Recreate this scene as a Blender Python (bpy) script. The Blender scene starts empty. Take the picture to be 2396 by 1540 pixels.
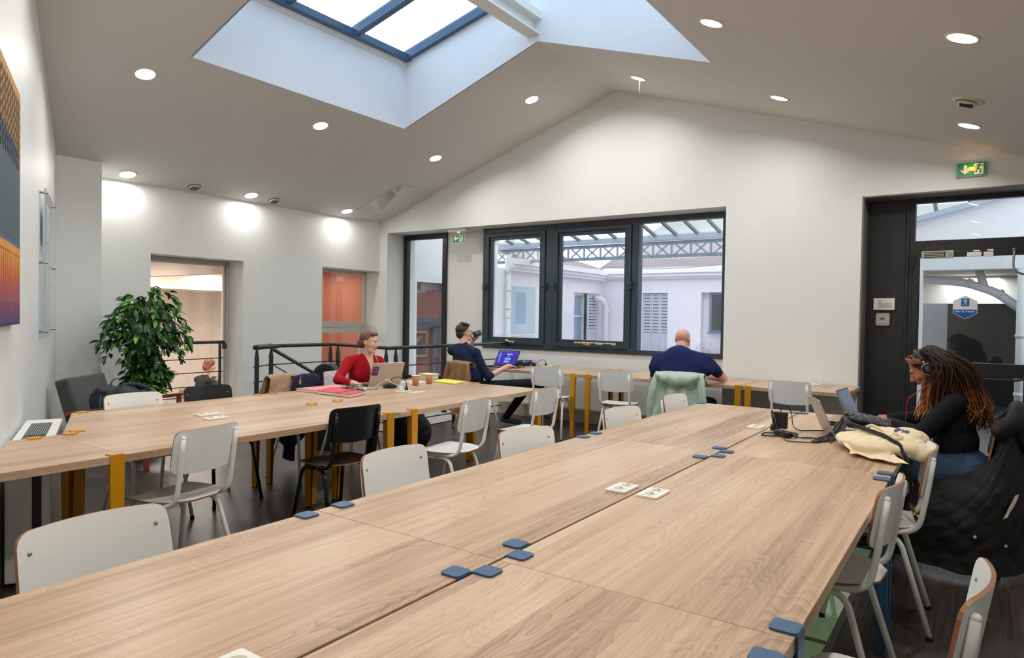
import bpy, bmesh, math, random
import numpy as np
from mathutils import Vector, Matrix, noise
random.seed(7); np.random.seed(7)
PI = math.pi
scene = bpy.context.scene
COL = scene.collection

# ------------------------------------------------------------------ camera
cam_d = bpy.data.cameras.new('camera'); cam = bpy.data.objects.new('camera', cam_d); COL.objects.link(cam)
cam_d.sensor_width = 36; cam_d.sensor_fit = 'HORIZONTAL'; cam_d.lens = 23.6754; cam_d.clip_start = 0.05; cam_d.clip_end = 200
cam.matrix_world = Matrix(((0.819819, -0.024326, 0.572106, 0), (0.572397, 0.006765, -0.819949, 0), (0.016076, 0.999681, 0.01947, 1.425), (0, 0, 0, 1)))
scene.camera = cam
scene.view_settings.view_transform = 'Standard'; scene.view_settings.look = 'None'
scene.view_settings.gamma = 1; scene.view_settings.use_curve_mapping = False
scene.view_settings.exposure = 0.0
# ------------------------------------------------------------------ overcast sky
w = bpy.data.worlds.new('sky'); scene.world = w; w.use_nodes = True
nt = w.node_tree; bg = nt.nodes['Background']
bg.inputs[0].default_value = (0.80, 0.875, 1.0, 1); bg.inputs[1].default_value = 2.7
LAMP_W = 12.5          # watts of each ceiling downlight
LAMP_COL = (1.0, 0.978, 0.94)

# ------------------------------------------------------------------ helpers
def srgb(r, g, b):
    f = lambda c: (c/12.92 if c <= 0.04045 else ((c+0.055)/1.055)**2.4)
    return (f(r/255), f(g/255), f(b/255), 1)
MATS = {}
def mat(name, col=(200,200,200), rough=0.5, metal=0.0, noise_amt=0.0, noise_scale=8, bump=0.0, bump_scale=60, emit=None, emit_s=0, spec=0.5, sheen=0, coat=0, alpha=None):
    if name in MATS: return MATS[name]
    m = bpy.data.materials.new(name); m.use_nodes = True; N = m.node_tree.nodes; L = m.node_tree.links
    b = N['Principled BSDF']; c = srgb(*col)
    b.inputs['Base Color'].default_value = c; b.inputs['Roughness'].default_value = rough; b.inputs['Metallic'].default_value = metal
    b.inputs['Specular IOR Level'].default_value = spec
    if sheen: b.inputs['Sheen Weight'].default_value = sheen
    if coat: b.inputs['Coat Weight'].default_value = coat
    tc = N.new('ShaderNodeTexCoord')
    if noise_amt:
        n = N.new('ShaderNodeTexNoise'); n.inputs['Scale'].default_value = noise_scale; n.inputs['Detail'].default_value = 4
        L.new(tc.outputs['Object'], n.inputs['Vector'])
        mx = N.new('ShaderNodeMix'); mx.data_type = 'RGBA'
        mx.inputs[6].default_value = tuple(max(0, x*(1-noise_amt)) for x in c[:3])+(1,)
        mx.inputs[7].default_value = tuple(min(1, x*(1+noise_amt)) for x in c[:3])+(1,)
        L.new(n.outputs['Fac'], mx.inputs[0]); L.new(mx.outputs[2], b.inputs['Base Color'])
    if bump:
        n2 = N.new('ShaderNodeTexNoise'); n2.inputs['Scale'].default_value = bump_scale; n2.inputs['Detail'].default_value = 3
        L.new(tc.outputs['Object'], n2.inputs['Vector'])
        bp = N.new('ShaderNodeBump'); bp.inputs['Strength'].default_value = bump; bp.inputs['Distance'].default_value = 0.01
        L.new(n2.outputs['Fac'], bp.inputs['Height']); L.new(bp.outputs[0], b.inputs['Normal'])
    if emit: b.inputs['Emission Color'].default_value = srgb(*emit); b.inputs['Emission Strength'].default_value = emit_s
    MATS[name] = m; return m
def glass(name, tint=(255,255,255), refl=1.0, rough=0.0, frost=0.0):
    if name in MATS: return MATS[name]
    m = bpy.data.materials.new(name); m.use_nodes = True; N = m.node_tree.nodes; L = m.node_tree.links
    N.remove(N['Principled BSDF']); out = N['Material Output']
    t = N.new('ShaderNodeBsdfTransparent'); t.inputs[0].default_value = srgb(*tint)
    g = N.new('ShaderNodeBsdfGlossy'); g.inputs[1].default_value = rough; g.inputs[0].default_value = (refl, refl, refl, 1)
    lw_ = N.new('ShaderNodeLayerWeight'); lw_.inputs[0].default_value = 0.5
    pw = N.new('ShaderNodeMath'); pw.operation = 'POWER'; L.new(lw_.outputs['Facing'], pw.inputs[0]); pw.inputs[1].default_value = 5.0
    fr = N.new('ShaderNodeMath'); fr.operation = 'MULTIPLY_ADD'; L.new(pw.outputs[0], fr.inputs[0]); fr.inputs[1].default_value = 0.92; fr.inputs[2].default_value = 0.045
    mx = N.new('ShaderNodeMixShader'); L.new(fr.outputs[0], mx.inputs[0]); L.new(t.outputs[0], mx.inputs[1]); L.new(g.outputs[0], mx.inputs[2])
    last = mx
    if frost:
        d = N.new('ShaderNodeBsdfTranslucent'); d.inputs[0].default_value = srgb(*tint)
        m2 = N.new('ShaderNodeMixShader'); m2.inputs[0].default_value = frost; L.new(mx.outputs[0], m2.inputs[1]); L.new(d.outputs[0], m2.inputs[2]); last = m2
    L.new(last.outputs[0], out.inputs[0]); MATS[name] = m; return m

WM = {}
def wm(o): return WM.get(o.name, Matrix.Identity(4)) if o else Matrix.Identity(4)
class MB:
    def __init__(s): s.v = []; s.f = []; s.m = []; s.s = []
    def add(s, vs, fs, m=0, sm=False):
        o = len(s.v); s.v += [tuple(v) for v in vs]
        for f in fs: s.f.append(tuple(i+o for i in f)); s.m.append(m); s.s.append(sm)
    def box(s, x0, x1, y0, y1, z0, z1, m=0, M=None):
        vs = [Vector((x, y, z)) for z in (z0, z1) for y in (y0, y1) for x in (x0, x1)]
        if M is not None: vs = [M @ v for v in vs]
        s.add(vs, [(0,2,3,1), (4,5,7,6), (0,1,5,4), (2,6,7,3), (0,4,6,2), (1,3,7,5)], m); return s
    def bar(s, a, b, w, h, m=0, up=(0,0,1)):
        a = Vector(a); b = Vector(b); d = (b-a); L = d.length; d.normalize(); u = Vector(up)
        x = d.cross(u)
        if x.length < 1e-4: x = d.cross(Vector((0,1,0)))
        x.normalize(); z = x.cross(d)
        M = Matrix((( x[0], d[0], z[0], a[0]), (x[1], d[1], z[1], a[1]), (x[2], d[2], z[2], a[2]), (0,0,0,1)))
        return s.box(-w/2, w/2, 0, L, -h/2, h/2, m, M)
    def tube(s, pts, r, n=8, m=0, caps=True, flat=None):
        pts = [Vector(p) for p in pts]; k = len(pts); rs = r if isinstance(r, (list, tuple)) else [r]*k
        base = len(s.v); prev = None; T = []
        for i in range(k):
            t = (pts[min(i+1, k-1)]-pts[max(i-1, 0)])
            if t.length < 1e-9: t = Vector((0,0,1))
            T.append(t.normalized())
        up = Vector((0,0,1)) if abs(T[0].z) < 0.9 else Vector((1,0,0))
        nrm = (up-T[0]*up.dot(T[0])).normalized(); vs = []
        for i in range(k):
            nrm = (nrm-T[i]*nrm.dot(T[i]))
            nrm = nrm.normalized() if nrm.length > 1e-6 else T[i].orthogonal().normalized()
            bn = T[i].cross(nrm)
            for j in range(n):
                a = 2*PI*j/n
                vs.append(pts[i]+(nrm*math.cos(a)+bn*math.sin(a)*(flat if flat else 1))*rs[i])
        fs = [(i*n+j, i*n+(j+1) % n, (i+1)*n+(j+1) % n, (i+1)*n+j) for i in range(k-1) for j in range(n)]
        s.add(vs, fs, m, True)
        if caps:
            s.f.append(tuple(base+j for j in range(n))[::-1]); s.m.append(m); s.s.append(False)
            s.f.append(tuple(base+(k-1)*n+j for j in range(n))); s.m.append(m); s.s.append(False)
        return s
    def prism(s, poly, z0, z1, m=0, M=None, ms=None):
        n = len(poly); vs = [Vector((p[0], p[1], z0)) for p in poly]+[Vector((p[0], p[1], z1)) for p in poly]
        if M is not None: vs = [M @ v for v in vs]
        a = sum(poly[i][0]*poly[(i+1) % n][1]-poly[(i+1) % n][0]*poly[i][1] for i in range(n))
        rev = a < 0
        top = tuple(range(n, 2*n)); bot = tuple(range(n))[::-1]
        sd = [(i, (i+1) % n, n+(i+1) % n, n+i) for i in range(n)]
        if rev: top = top[::-1]; bot = bot[::-1]; sd = [q[::-1] for q in sd]
        s.add(vs, [top, bot], m); s.add(vs, sd, m if ms is None else ms); return s
    def lathe(s, prof, n=20, m=0, M=None, sm=True):
        k = len(prof); vs = []
        for (r, z) in prof:
            for j in range(n):
                a = 2*PI*j/n; v = Vector((r*math.cos(a), r*math.sin(a), z)); vs.append(M @ v if M is not None else v)
        s.add(vs, [(i*n+j, i*n+(j+1) % n, (i+1)*n+(j+1) % n, (i+1)*n+j) for i in range(k-1) for j in range(n)], m, sm)
        b = len(s.v)-k*n
        if prof[0][0] > 1e-5: s.f.append(tuple(b+j for j in range(n))[::-1]); s.m.append(m); s.s.append(False)
        if prof[-1][0] > 1e-5: s.f.append(tuple(b+(k-1)*n+j for j in range(n))); s.m.append(m); s.s.append(False)
        return s
    def ell(s, c, r, m=0, n=10, R=None):
        c = Vector(c); vs = []; fs = []
        for i in range(n+1):
            ph = PI*i/n
            for j in range(2*n):
                th = PI*j/n; v = Vector((r[0]*math.sin(ph)*math.cos(th), r[1]*math.sin(ph)*math.sin(th), r[2]*math.cos(ph)))
                if R is not None: v = R @ v
                vs.append(c+v)
        q = 2*n
        fs = [(i*q+j, (i+1)*q+j, (i+1)*q+(j+1) % q, i*q+(j+1) % q) for i in range(n) for j in range(q)]
        s.add(vs, fs, m, True); return s
    def plate(s, P, nu, nv, t, m=0, me=1, sm=True):
        """P(u,v)->point ; slab of thickness t with edge material"""
        g = [[Vector(P(i/nu, j/nv)) for j in range(nv+1)] for i in range(nu+1)]; nr = [[None]*(nv+1) for _ in range(nu+1)]
        for i in range(nu+1):
            for j in range(nv+1):
                a = g[min(i+1, nu)][j]-g[max(i-1, 0)][j]; b = g[i][min(j+1, nv)]-g[i][max(j-1, 0)]
                c = a.cross(b); nr[i][j] = c.normalized() if c.length > 1e-9 else Vector((0,0,1))
        mid = nr[nu//2][nv//2]
        idx = lambda i, j: i*(nv+1)+j
        n0 = (nu+1)*(nv+1)
        vs = [g[i][j] for i in range(nu+1) for j in range(nv+1)]+[g[i][j]-nr[i][j]*t for i in range(nu+1) for j in range(nv+1)]
        fs = [(idx(i,j), idx(i+1,j), idx(i+1,j+1), idx(i,j+1)) for i in range(nu) for j in range(nv)]
        fb = [tuple(n0+q for q in f[::-1]) for f in fs]
        s.add(vs, fs+fb, m, sm)
        rim = [idx(i,0) for i in range(nu+1)]+[idx(nu,j) for j in range(1,nv+1)]+[idx(i,nv) for i in range(nu-1,-1,-1)]+[idx(0,j) for j in range(nv-1,0,-1)]
        R = [(rim[k], n0+rim[k], n0+rim[(k+1) % len(rim)], rim[(k+1) % len(rim)]) for k in range(len(rim))]
        s.add(vs, R, me, False); return s
    def mesh(s, name):
        me = bpy.data.meshes.new(name); me.from_pydata(s.v, [], s.f); me.validate(clean_customdata=False)
        if len(me.polygons) == len(s.f):
            me.polygons.foreach_set('material_index', s.m); me.polygons.foreach_set('use_smooth', s.s)
        me.update(); return me
    def build(s, name, mats, parent=None, world=True, bevel=0, seg=2, weld=False):
        me = s.mesh(name)
        if not isinstance(mats, (list, tuple)): mats = [mats]
        for x in mats: me.materials.append(x)
        o = bpy.data.objects.new(name, me); COL.objects.link(o)
        if parent is not None:
            o.parent = parent
            if world: o.matrix_local = wm(parent).inverted(); WM[o.name] = Matrix.Identity(4)
            else: WM[o.name] = wm(parent).copy()
        if weld:
            bm = bmesh.new(); bm.from_mesh(me); bmesh.ops.remove_doubles(bm, verts=bm.verts, dist=1e-5); bm.to_mesh(me); bm.free()
        if bevel:
            bm = bmesh.new(); bm.from_mesh(me); bmesh.ops.remove_doubles(bm, verts=bm.verts, dist=1e-5)
            es = [e for e in bm.edges if len(e.link_faces) == 2 and e.calc_face_angle(0) > 0.6]
            bmesh.ops.bevel(bm, geom=es, offset=bevel, segments=seg, affect='EDGES', profile=0.6, clamp_overlap=True); bm.to_mesh(me); bm.free()
        return o
def tag(o, label=None, cat=None, group=None, kind=None):
    if label: o['label'] = label
    if cat: o['category'] = cat
    if group: o['group'] = group
    if kind: o['kind'] = kind
    return o
def thing(name, label, cat, loc=(0,0,0), rz=0, group=None):
    o = bpy.data.objects.new(name, None); COL.objects.link(o); o.empty_display_size = 0.1
    o.location = loc; o.rotation_euler = (0, 0, rz)
    WM[o.name] = Matrix.Translation(loc) @ Matrix.Rotation(rz, 4, 'Z')
    return tag(o, label, cat, group)
def dup(root, loc, rz, label, group=None, skip=()):
    def cp(o, par):
        c = o.copy(); COL.objects.link(c)
        if par is not None: c.parent = par
        for ch in list(KIDS.get(o.name, [])):
            if ch.name.split('.')[0] not in skip: cp(ch, c)
        return c
    r = cp(root, None); r.location = loc; r.rotation_euler = (0, 0, rz)
    WM[r.name] = Matrix.Translation(loc) @ Matrix.Rotation(rz, 4, 'Z')
    r['label'] = label
    if group: r['group'] = group
    return r
KIDS = {}
def index_kids():
    KIDS.clear()
    for o in bpy.data.objects:
        if o.parent: KIDS.setdefault(o.parent.name, []).append(o)
def struct(mb, name, m, **k): return tag(mb.build(name, m, **k), kind='structure')
def bez(p, n=8):
    """smooth polyline through points (catmull-rom)"""
    p = [Vector(q) for q in p]; out = []
    for i in range(len(p)-1):
        a = p[max(i-1, 0)]; b = p[i]; c = p[i+1]; d = p[min(i+2, len(p)-1)]
        for j in range(n):
            t = j/n; out.append(0.5*((2*b)+(c-a)*t+(2*a-5*b+4*c-d)*t*t+(3*b-a-3*c+d)*t**3))
    out.append(p[-1]); return out
def fillet(pts, r, n=5):
    pts = [Vector(p) for p in pts]; out = [pts[0]]
    for i in range(1, len(pts)-1):
        a, b, c = pts[i-1], pts[i], pts[i+1]; d1 = (a-b).normalized(); d2 = (c-b).normalized()
        rr = min(r, (a-b).length*0.49, (c-b).length*0.49); p, q = b+d1*rr, b+d2*rr
        for j in range(n+1):
            t = j/n; out.append((1-t)**2*p+2*t*(1-t)*b+t*t*q)
    out.append(pts[-1]); return out
def rrect(x0, x1, y0, y1, r, n=4):
    o = []
    for cx, cy, a0 in ((x1-r, y1-r, 0), (x0+r, y1-r, 90), (x0+r, y0+r, 180), (x1-r, y0+r, 270)):
        for j in range(n+1):
            a = math.radians(a0+90*j/n); o.append((cx+r*math.cos(a), cy+r*math.sin(a)))
    return o
def XZ(y, flip=False):   # maps prism (x,y,z) -> world (x, y0 - z, y): extrudes a drawing in x,z towards -y
    return Matrix(((1,0,0,0), (0,0,-1,y), (0,1,0,0), (0,0,0,1)))
FONT_CURVES = []
def text(s, size, loc, M3, m, name='lettering', parent=None, depth=0.0006, align='CENTER', bold=0.0):
    cu = bpy.data.curves.new(name, 'FONT'); cu.body = s; cu.size = size; cu.extrude = depth; cu.align_x = align; cu.align_y = 'CENTER'; cu.offset = bold
    o = bpy.data.objects.new(name, cu); COL.objects.link(o)
    dg = bpy.context.evaluated_depsgraph_get(); me = bpy.data.meshes.new_from_object(o.evaluated_get(dg)); bpy.data.objects.remove(o)
    me.materials.clear(); me.materials.append(m)
    ob = bpy.data.objects.new(name, me); COL.objects.link(ob)
    W = Matrix.Translation(loc) @ M3.to_4x4()
    if parent is not None: ob.parent = parent; ob.matrix_local = wm(parent).inverted() @ W
    else: ob.matrix_world = W
    WM[ob.name] = W
    return ob
FACE_S = Matrix(((1,0,0), (0,0,-1), (0,1,0)))    # text readable from -y side
# ------------------------------------------------------------------ materials
def wall_mat(name, col, var=0.03, rough=0.6):
    return mat(name, col, rough, noise_amt=var, noise_scale=1.3, bump=0.12, bump_scale=90)
M_wall = wall_mat('white_paint', (231,232,228), rough=0.5)
M_ceil = wall_mat('ceiling_paint', (222,219,214), rough=0.75)
M_ext = wall_mat('exterior_render', (240,235,239), rough=0.8)
M_black = mat('black_paint_panel', (36,37,38), 0.45, noise_amt=0.45, noise_scale=3.5, bump=0.1)
M_navy = mat('slate_window_paint', (48,62,72), 0.32, noise_amt=0.25, noise_scale=6, bump=0.15, bump_scale=35)
M_dkal = mat('dark_door_metal', (38,40,43), 0.35)
M_rail = mat('charcoal_rail_metal', (44,47,50), 0.35)
M_whm = mat('white_powder_coat', (242,241,234), 0.28)
M_whl = mat('white_laminate', (240,240,236), 0.35)
M_ply = mat('plywood_edge', (150,100,62), 0.5, noise_amt=0.3, noise_scale=120)
M_blk = mat('black_laminate', (28,28,30), 0.3)
M_blm = mat('black_gloss_metal', (22,22,24), 0.15)
M_yel = mat('mustard_steel', (205,140,10), 0.35, spec=0.4)
M_blue = mat('blue_steel', (48,86,122), 0.42, noise_amt=0.05, noise_scale=200)
M_steel = mat('brushed_steel', (170,170,170), 0.3, 0.9)
M_rub = mat('black_rubber', (22,22,22), 0.6)
M_plw = mat('white_plastic', (238,236,230), 0.3)
M_plb = mat('black_plastic', (20,21,23), 0.4)
G_win = glass('window_glass')
def wood_mat(name, base, dark, light, streak=1.0):
    m = bpy.data.materials.new(name); m.use_nodes = True; N = m.node_tree.nodes; L = m.node_tree.links
    b = N['Principled BSDF']; tc = N.new('ShaderNodeTexCoord'); oi = N.new('ShaderNodeObjectInfo')
    def M(op, a=None, bb=None, c=None):
        n = N.new('ShaderNodeMath'); n.operation = op
        for k, x in enumerate((a, bb, c)):
            if x is None: continue
            if isinstance(x, (int, float)): n.inputs[k].default_value = x
            else: L.new(x, n.inputs[k])
        return n.outputs[0]
    sp = N.new('ShaderNodeSeparateXYZ'); L.new(tc.outputs['Object'], sp.inputs[0])
    rnd = M('MULTIPLY', oi.outputs['Random'], 37.0)
    x = sp.outputs[0]; y = sp.outputs[1]
    strip = M('FLOOR', M('MULTIPLY', M('ADD', x, 40.03), 1/0.21))       # printed staves
    so = M('MULTIPLY', M('FRACT', M('MULTIPLY', M('SINE', M('ADD', M('MULTIPLY', strip, 12.99), rnd)), 43.7)), 9.0)
    def vec(kx, ky, off):
        c = N.new('ShaderNodeCombineXYZ'); L.new(M('MULTIPLY', x, kx), c.inputs[0]); L.new(M('ADD', M('MULTIPLY', y, ky), off), c.inputs[1]); L.new(M('ADD', so, M('MULTIPLY', sp.outputs[2], kx)), c.inputs[2]); return c.outputs[0]
    def nz(v, sc, det, dist=0.0):
        n = N.new('ShaderNodeTexNoise'); n.inputs['Scale'].default_value = sc; n.inputs['Detail'].default_value = det; n.inputs['Distortion'].default_value = dist; L.new(v, n.inputs['Vector']); return n.outputs['Fac']
    big = nz(vec(6.5, 1.35, so), 1.0, 2.0, 0.5)
    rings = M('FRACT', M('MULTIPLY', big, 22.0))
    rings = M('POWER', rings, 2.2)
    mask = nz(vec(3.5, 0.9, M('ADD', so, 3.0)), 1.0, 1.0)
    mr = N.new('ShaderNodeMapRange'); L.new(mask, mr.inputs[0]); mr.inputs[1].default_value = 0.44; mr.inputs[2].default_value = 0.62
    fig = M('MULTIPLY', rings, mr.outputs[0])
    fine = nz(vec(230, 3.2, so), 1.0, 3.0)
    med = nz(vec(42, 0.8, so), 1.0, 3.0)
    cross = nz(vec(16, 105, so), 1.0, 2.0); cm = nz(vec(9, 2.6, M('ADD', so, 7.0)), 1.0, 2.0)
    mr2 = N.new('ShaderNodeMapRange'); L.new(cm, mr2.inputs[0]); mr2.inputs[1].default_value = 0.56; mr2.inputs[2].default_value = 0.70
    mr3 = N.new('ShaderNodeMapRange'); L.new(cross, mr3.inputs[0]); mr3.inputs[1].default_value = 0.55; mr3.inputs[2].default_value = 0.66
    saw = M('MULTIPLY', mr2.outputs[0], mr3.outputs[0])
    tone = nz(vec(2.2, 0.5, so), 1.0, 2.0)
    f = M('ADD', M('MULTIPLY', M('SUBTRACT', med, 0.5), 0.85*streak), M('MULTIPLY', M('SUBTRACT', fine, 0.5), 0.7*streak))
    f = M('ADD', f, M('MULTIPLY', fig, 0.30)); f = M('ADD', f, M('MULTIPLY', M('SUBTRACT', tone, 0.5), 1.3)); f = M('ADD', f, 0.45)
    cr = N.new('ShaderNodeValToRGB'); L.new(f, cr.inputs[0]); e = cr.color_ramp.elements
    e[0].position = 0.05; e[0].color = srgb(*light); e[1].position = 1.0; e[1].color = srgb(*dark); k = cr.color_ramp.elements.new(0.48); k.color = srgb(*base)
    mx = N.new('ShaderNodeMix'); mx.data_type = 'RGBA'; L.new(M('MULTIPLY', saw, 0.38), mx.inputs[0]); L.new(cr.outputs[0], mx.inputs[6]); mx.inputs[7].default_value = srgb(min(255, light[0]+14), min(255, light[1]+14), min(255, light[2]+12))
    L.new(mx.outputs[2], b.inputs['Base Color']); b.inputs['Roughness'].default_value = 0.36; b.inputs['Specular IOR Level'].default_value = 0.45
    bp = N.new('ShaderNodeBump'); bp.inputs['Strength'].default_value = 0.12; bp.inputs['Distance'].default_value = 0.002; L.new(fine, bp.inputs['Height']); L.new(bp.outputs[0], b.inputs['Normal'])
    MATS[name] = m; return m
M_oak = wood_mat('light_oak_laminate', (192,158,126), (140,109,83), (212,184,153))
def floor_mat():
    m = bpy.data.materials.new('dark_vinyl_planks'); m.use_nodes = True; N = m.node_tree.nodes; L = m.node_tree.links; b = N['Principled BSDF']
    tc = N.new('ShaderNodeTexCoord'); mp = N.new('ShaderNodeMapping'); L.new(tc.outputs['Object'], mp.inputs[0])
    mp.inputs['Scale'].default_value = (1, 1, 1)
    br = N.new('ShaderNodeTexBrick'); br.inputs['Scale'].default_value = 1; br.inputs['Brick Width'].default_value = 1.2; br.inputs['Row Height'].default_value = 0.15; br.inputs['Mortar Size'].default_value = 0.002
    br.inputs['Color1'].default_value = srgb(74,63,55); br.inputs['Color2'].default_value = srgb(58,50,45); br.inputs['Mortar'].default_value = srgb(50,44,40); br.offset = 0.37
    rot = N.new('ShaderNodeMapping'); rot.inputs['Rotation'].default_value = (0, 0, PI/2); L.new(tc.outputs['Object'], rot.inputs[0]); L.new(rot.outputs[0], br.inputs['Vector'])
    s = N.new('ShaderNodeMapping'); s.inputs['Scale'].default_value = (38, 1.6, 1); L.new(tc.outputs['Object'], s.inputs[0])
    n = N.new('ShaderNodeTexNoise'); n.inputs['Scale'].default_value = 1.6; n.inputs['Detail'].default_value = 6; L.new(s.outputs[0], n.inputs['Vector'])
    mx = N.new('ShaderNodeMix'); mx.data_type = 'RGBA'; mx.blend_type = 'OVERLAY'; mx.inputs[0].default_value = 0.9; L.new(br.outputs[0], mx.inputs[6]); L.new(n.outputs['Fac'], mx.inputs[7])
    L.new(mx.outputs[2], b.inputs['Base Color']); b.inputs['Roughness'].default_value = 0.33
    bp = N.new('ShaderNodeBump'); bp.inputs['Strength'].default_value = 0.35; bp.inputs['Distance'].default_value = 0.004; L.new(n.outputs['Fac'], bp.inputs['Height']); L.new(bp.outputs[0], b.inputs['Normal'])
    return m
M_floor = floor_mat()
# ================================================================== ROOM SHELL
RX, RZ = -3.885, 4.305; KL, KR = 0.3345, 0.321; XL, XR = -8.1, 1.7; YW, YG = 7.8, 8.2
zl = lambda x: RZ-KL*(RX-x); zr = lambda x: RZ-KR*(x-RX); zc = lambda x: zl(x) if x < RX else zr(x)
def wy(x): return 2.99-0.451*(x+7.8)              # slanted wall line
fl = MB()
# floor with a stair opening (x -8.1..-5.85, y 5.8..8.2) and a glazed panel
GX0, GX1, GY0, GY1 = -1.15, -0.50, 1.7, 4.75
for (a, b, c, d) in ((-8.6,-5.85,-2.5,5.8), (-5.85,GX0,-2.5,8.6), (GX0,GX1,-2.5,GY0), (GX0,GX1,GY1,8.6), (GX1,1.9,-2.5,8.6)):
    fl.box(a, b, c, d, -0.25, 0)
struct(fl, 'floor', M_floor)
# glass floor panel under the middle tables
gf = MB()
for a, b, c, d in ((GX0,GX0+0.03,GY0,GY1), (GX1-0.03,GX1,GY0,GY1)): gf.box(a, b, c, d, -0.04, 0.003)
for i in range(5):
    y = GY0+(GY1-GY0-0.03)*i/4; gf.box(GX0+0.03, GX1-0.03, y, y+0.03, -0.04, 0.003)
fo = struct(gf, 'trim_1', mat('glass_floor_frame', (120,124,110), 0.4))
for i in range(4):
    y0 = GY0+0.03+(GY1-GY0-0.03)*i/4; y1 = y0+(GY1-GY0-0.03)/4-0.03
    MB().box(GX0+0.032, GX1-0.032, y0+0.002, y1-0.002, -0.03, 0.0).build('glass_block', mat('sea_green_floor_glass', (168,192,160), 0.08, coat=0.5, emit=(150,190,140), emit_s=.16), fo)  # weak emission in the glass stands in for light from the room below
# slanted wall (behind the left table, carries the painting)
sw = MB(); a = (-7.8, wy(-7.8)); b = (1.75, wy(1.75)); nx, ny = -0.411, -0.911
pts = [a, (RX, wy(RX)), b]
for p, q in ((pts[0], pts[1]), (pts[1], pts[2])):
    t = 0.2
    vs = [Vector((p[0], p[1], -0.2)), Vector((q[0], q[1], -0.2)), Vector((q[0], q[1], zc(q[0])+0.05)), Vector((p[0], p[1], zc(p[0])+0.05))]
    vb = [v+Vector((nx*t, ny*t, 0)) for v in vs]
    sw.add(vs+vb, [(0,3,2,1), (4,5,6,7), (0,1,5,4), (1,2,6,5), (2,3,7,6), (3,0,4,7)])
struct(sw, 'wall_back', M_wall)
# pillar
pl = MB().prism([(-7.79, 2.985), (-7.79, 3.42), (-8.55, 3.42), (-8.55, 2.985)], 0, 3.06); struct(pl, 'wall_pillar', M_wall)
# left eave wall with two window niches
lw = MB()
W1 = (4.10, 5.325, 0.06, 2.10); W2 = (6.635, 7.83, 0.0, 2.115)
lw.box(-8.5, XL, 3.42, W1[0], -0.25, 2.97); lw.box(-8.5, XL, W1[1], W2[0], -2.6, 2.97)
lw.box(-8.5, XL, W1[0], W1[1], W1[3], 2.97); lw.box(-8.5, XL, W2[0], 8.6, W2[3], 2.97); lw.box(-8.5, XL, W1[0], W1[1], -2.6, W1[2]); lw.box(-8.5, XL, W2[0], W2[1], -2.6, -0.02)
lw.box(-8.5, XL, W2[1], 8.6, -2.6, W2[3])
struct(lw, 'wall_left', M_wall)
# gable wall
gw = MB()
gw.add([Vector(p) for p in ((XL-.4, YW, 2.73), (-1.035, YW, 2.73), (-1.035, YW, zr(-1.035)+.03), (RX, YW, RZ+.03), (XL-.4, YW, zl(XL-.4)+.03))]+[Vector(p) for p in ((XL-.4, 8.45, 2.73), (-1.035, 8.45, 2.73), (-1.035, 8.45, zr(-1.035)+.03), (RX, 8.45, RZ+.03), (XL-.4, 8.45, zl(XL-.4)+.03))],
       [(0,1,2,3,4), (9,8,7,6,5), (0,5,6,1), (1,6,7,2), (2,7,8,3), (3,8,9,4), (4,9,5,0)])
gw.add([Vector(p) for p in ((-1.035, YW, 2.712), (XR+.2, YW, 2.712), (XR+.2, YW, zr(XR+.2)+.6), (-1.035, YW, zr(-1.035)+.03))]+[Vector(p) for p in ((-1.035, 8.45, 2.712), (XR+.2, 8.45, 2.712), (XR+.2, 8.45, zr(XR+.2)+.6), (-1.035, 8.45, zr(-1.035)+.03))],
       [(0,1,2,3), (7,6,5,4), (0,4,5,1), (1,5,6,2), (2,6,7,3), (3,7,4,0)])
gw.box(-2.455, -1.035, YW, 8.45, -0.2, 2.73)          # pier
gw.box(-8.5, -7.93, YW, 8.45, -2.6, 2.73)             # corner column
gw.box(-6.995, -6.225, YG, 8.45, -2.6, 2.73)          # wall between glazed door and window
gw.box(-6.225, -2.455, 8.15, 8.45, -0.25, 0.94)       # breast wall under the window
gw.box(-7.93, -6.995, YG, 8.45, -2.6, -0.02)
gw.box(1.5, XR+.2, YW, 8.45, -0.2, 2.8)
struct(gw, 'wall_gable', M_wall)
pb = MB().box(-5.8, -2.46, 7.98, 8.15, 0, 0.17); pb.box(-2.455, -1.04, 7.78, 7.8, 0, 0.1); struct(pb, 'baseboard_gable', mat('putty_paint', (190,182,168), 0.6))
# right eave wall and door recess reveal
rw = MB().box(XR, XR+.2, -2.5, 8.6, -0.2, 2.75); struct(rw, 'wall_right', M_wall)
rv = MB().box(-1.045, -1.03, YW-0.004, 8.16, 0, 2.72); rv.box(-1.03, 1.5, YW-0.004, 8.16, 2.70, 2.715); struct(rv, 'trim_2', mat('grey_reveal_paint', (112,110,104), 0.5))
# ceilings (two slopes, skylight hole)
HX0, HX1, HY0, HY1 = -5.79, -2.04, 3.285, 5.955
cl = MB()
def slope(x0, x1, y0, y1, T=0.03):
    vs = [Vector((x0,y0,zc(x0))), Vector((x1,y0,zc(x1))), Vector((x1,y1,zc(x1))), Vector((x0,y1,zc(x0)))]
    cl.add(vs+[v+Vector((0,0,T)) for v in vs], [(0,3,2,1)[::-1], (4,5,6,7), (0,1,5,4), (1,2,6,5), (2,3,7,6), (3,0,4,7)])
for x0, x1 in ((XL-.4, HX0), (HX0, RX), (RX, HX1), (HX1, XR+.3)):
    if x0 in (HX0, RX):
        slope(x0, x1, -2.6, HY0); slope(x0, x1, HY1, 8.45)
    else: slope(x0, x1, -2.6, 8.45)
struct(cl, 'ceiling', M_ceil)
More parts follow.
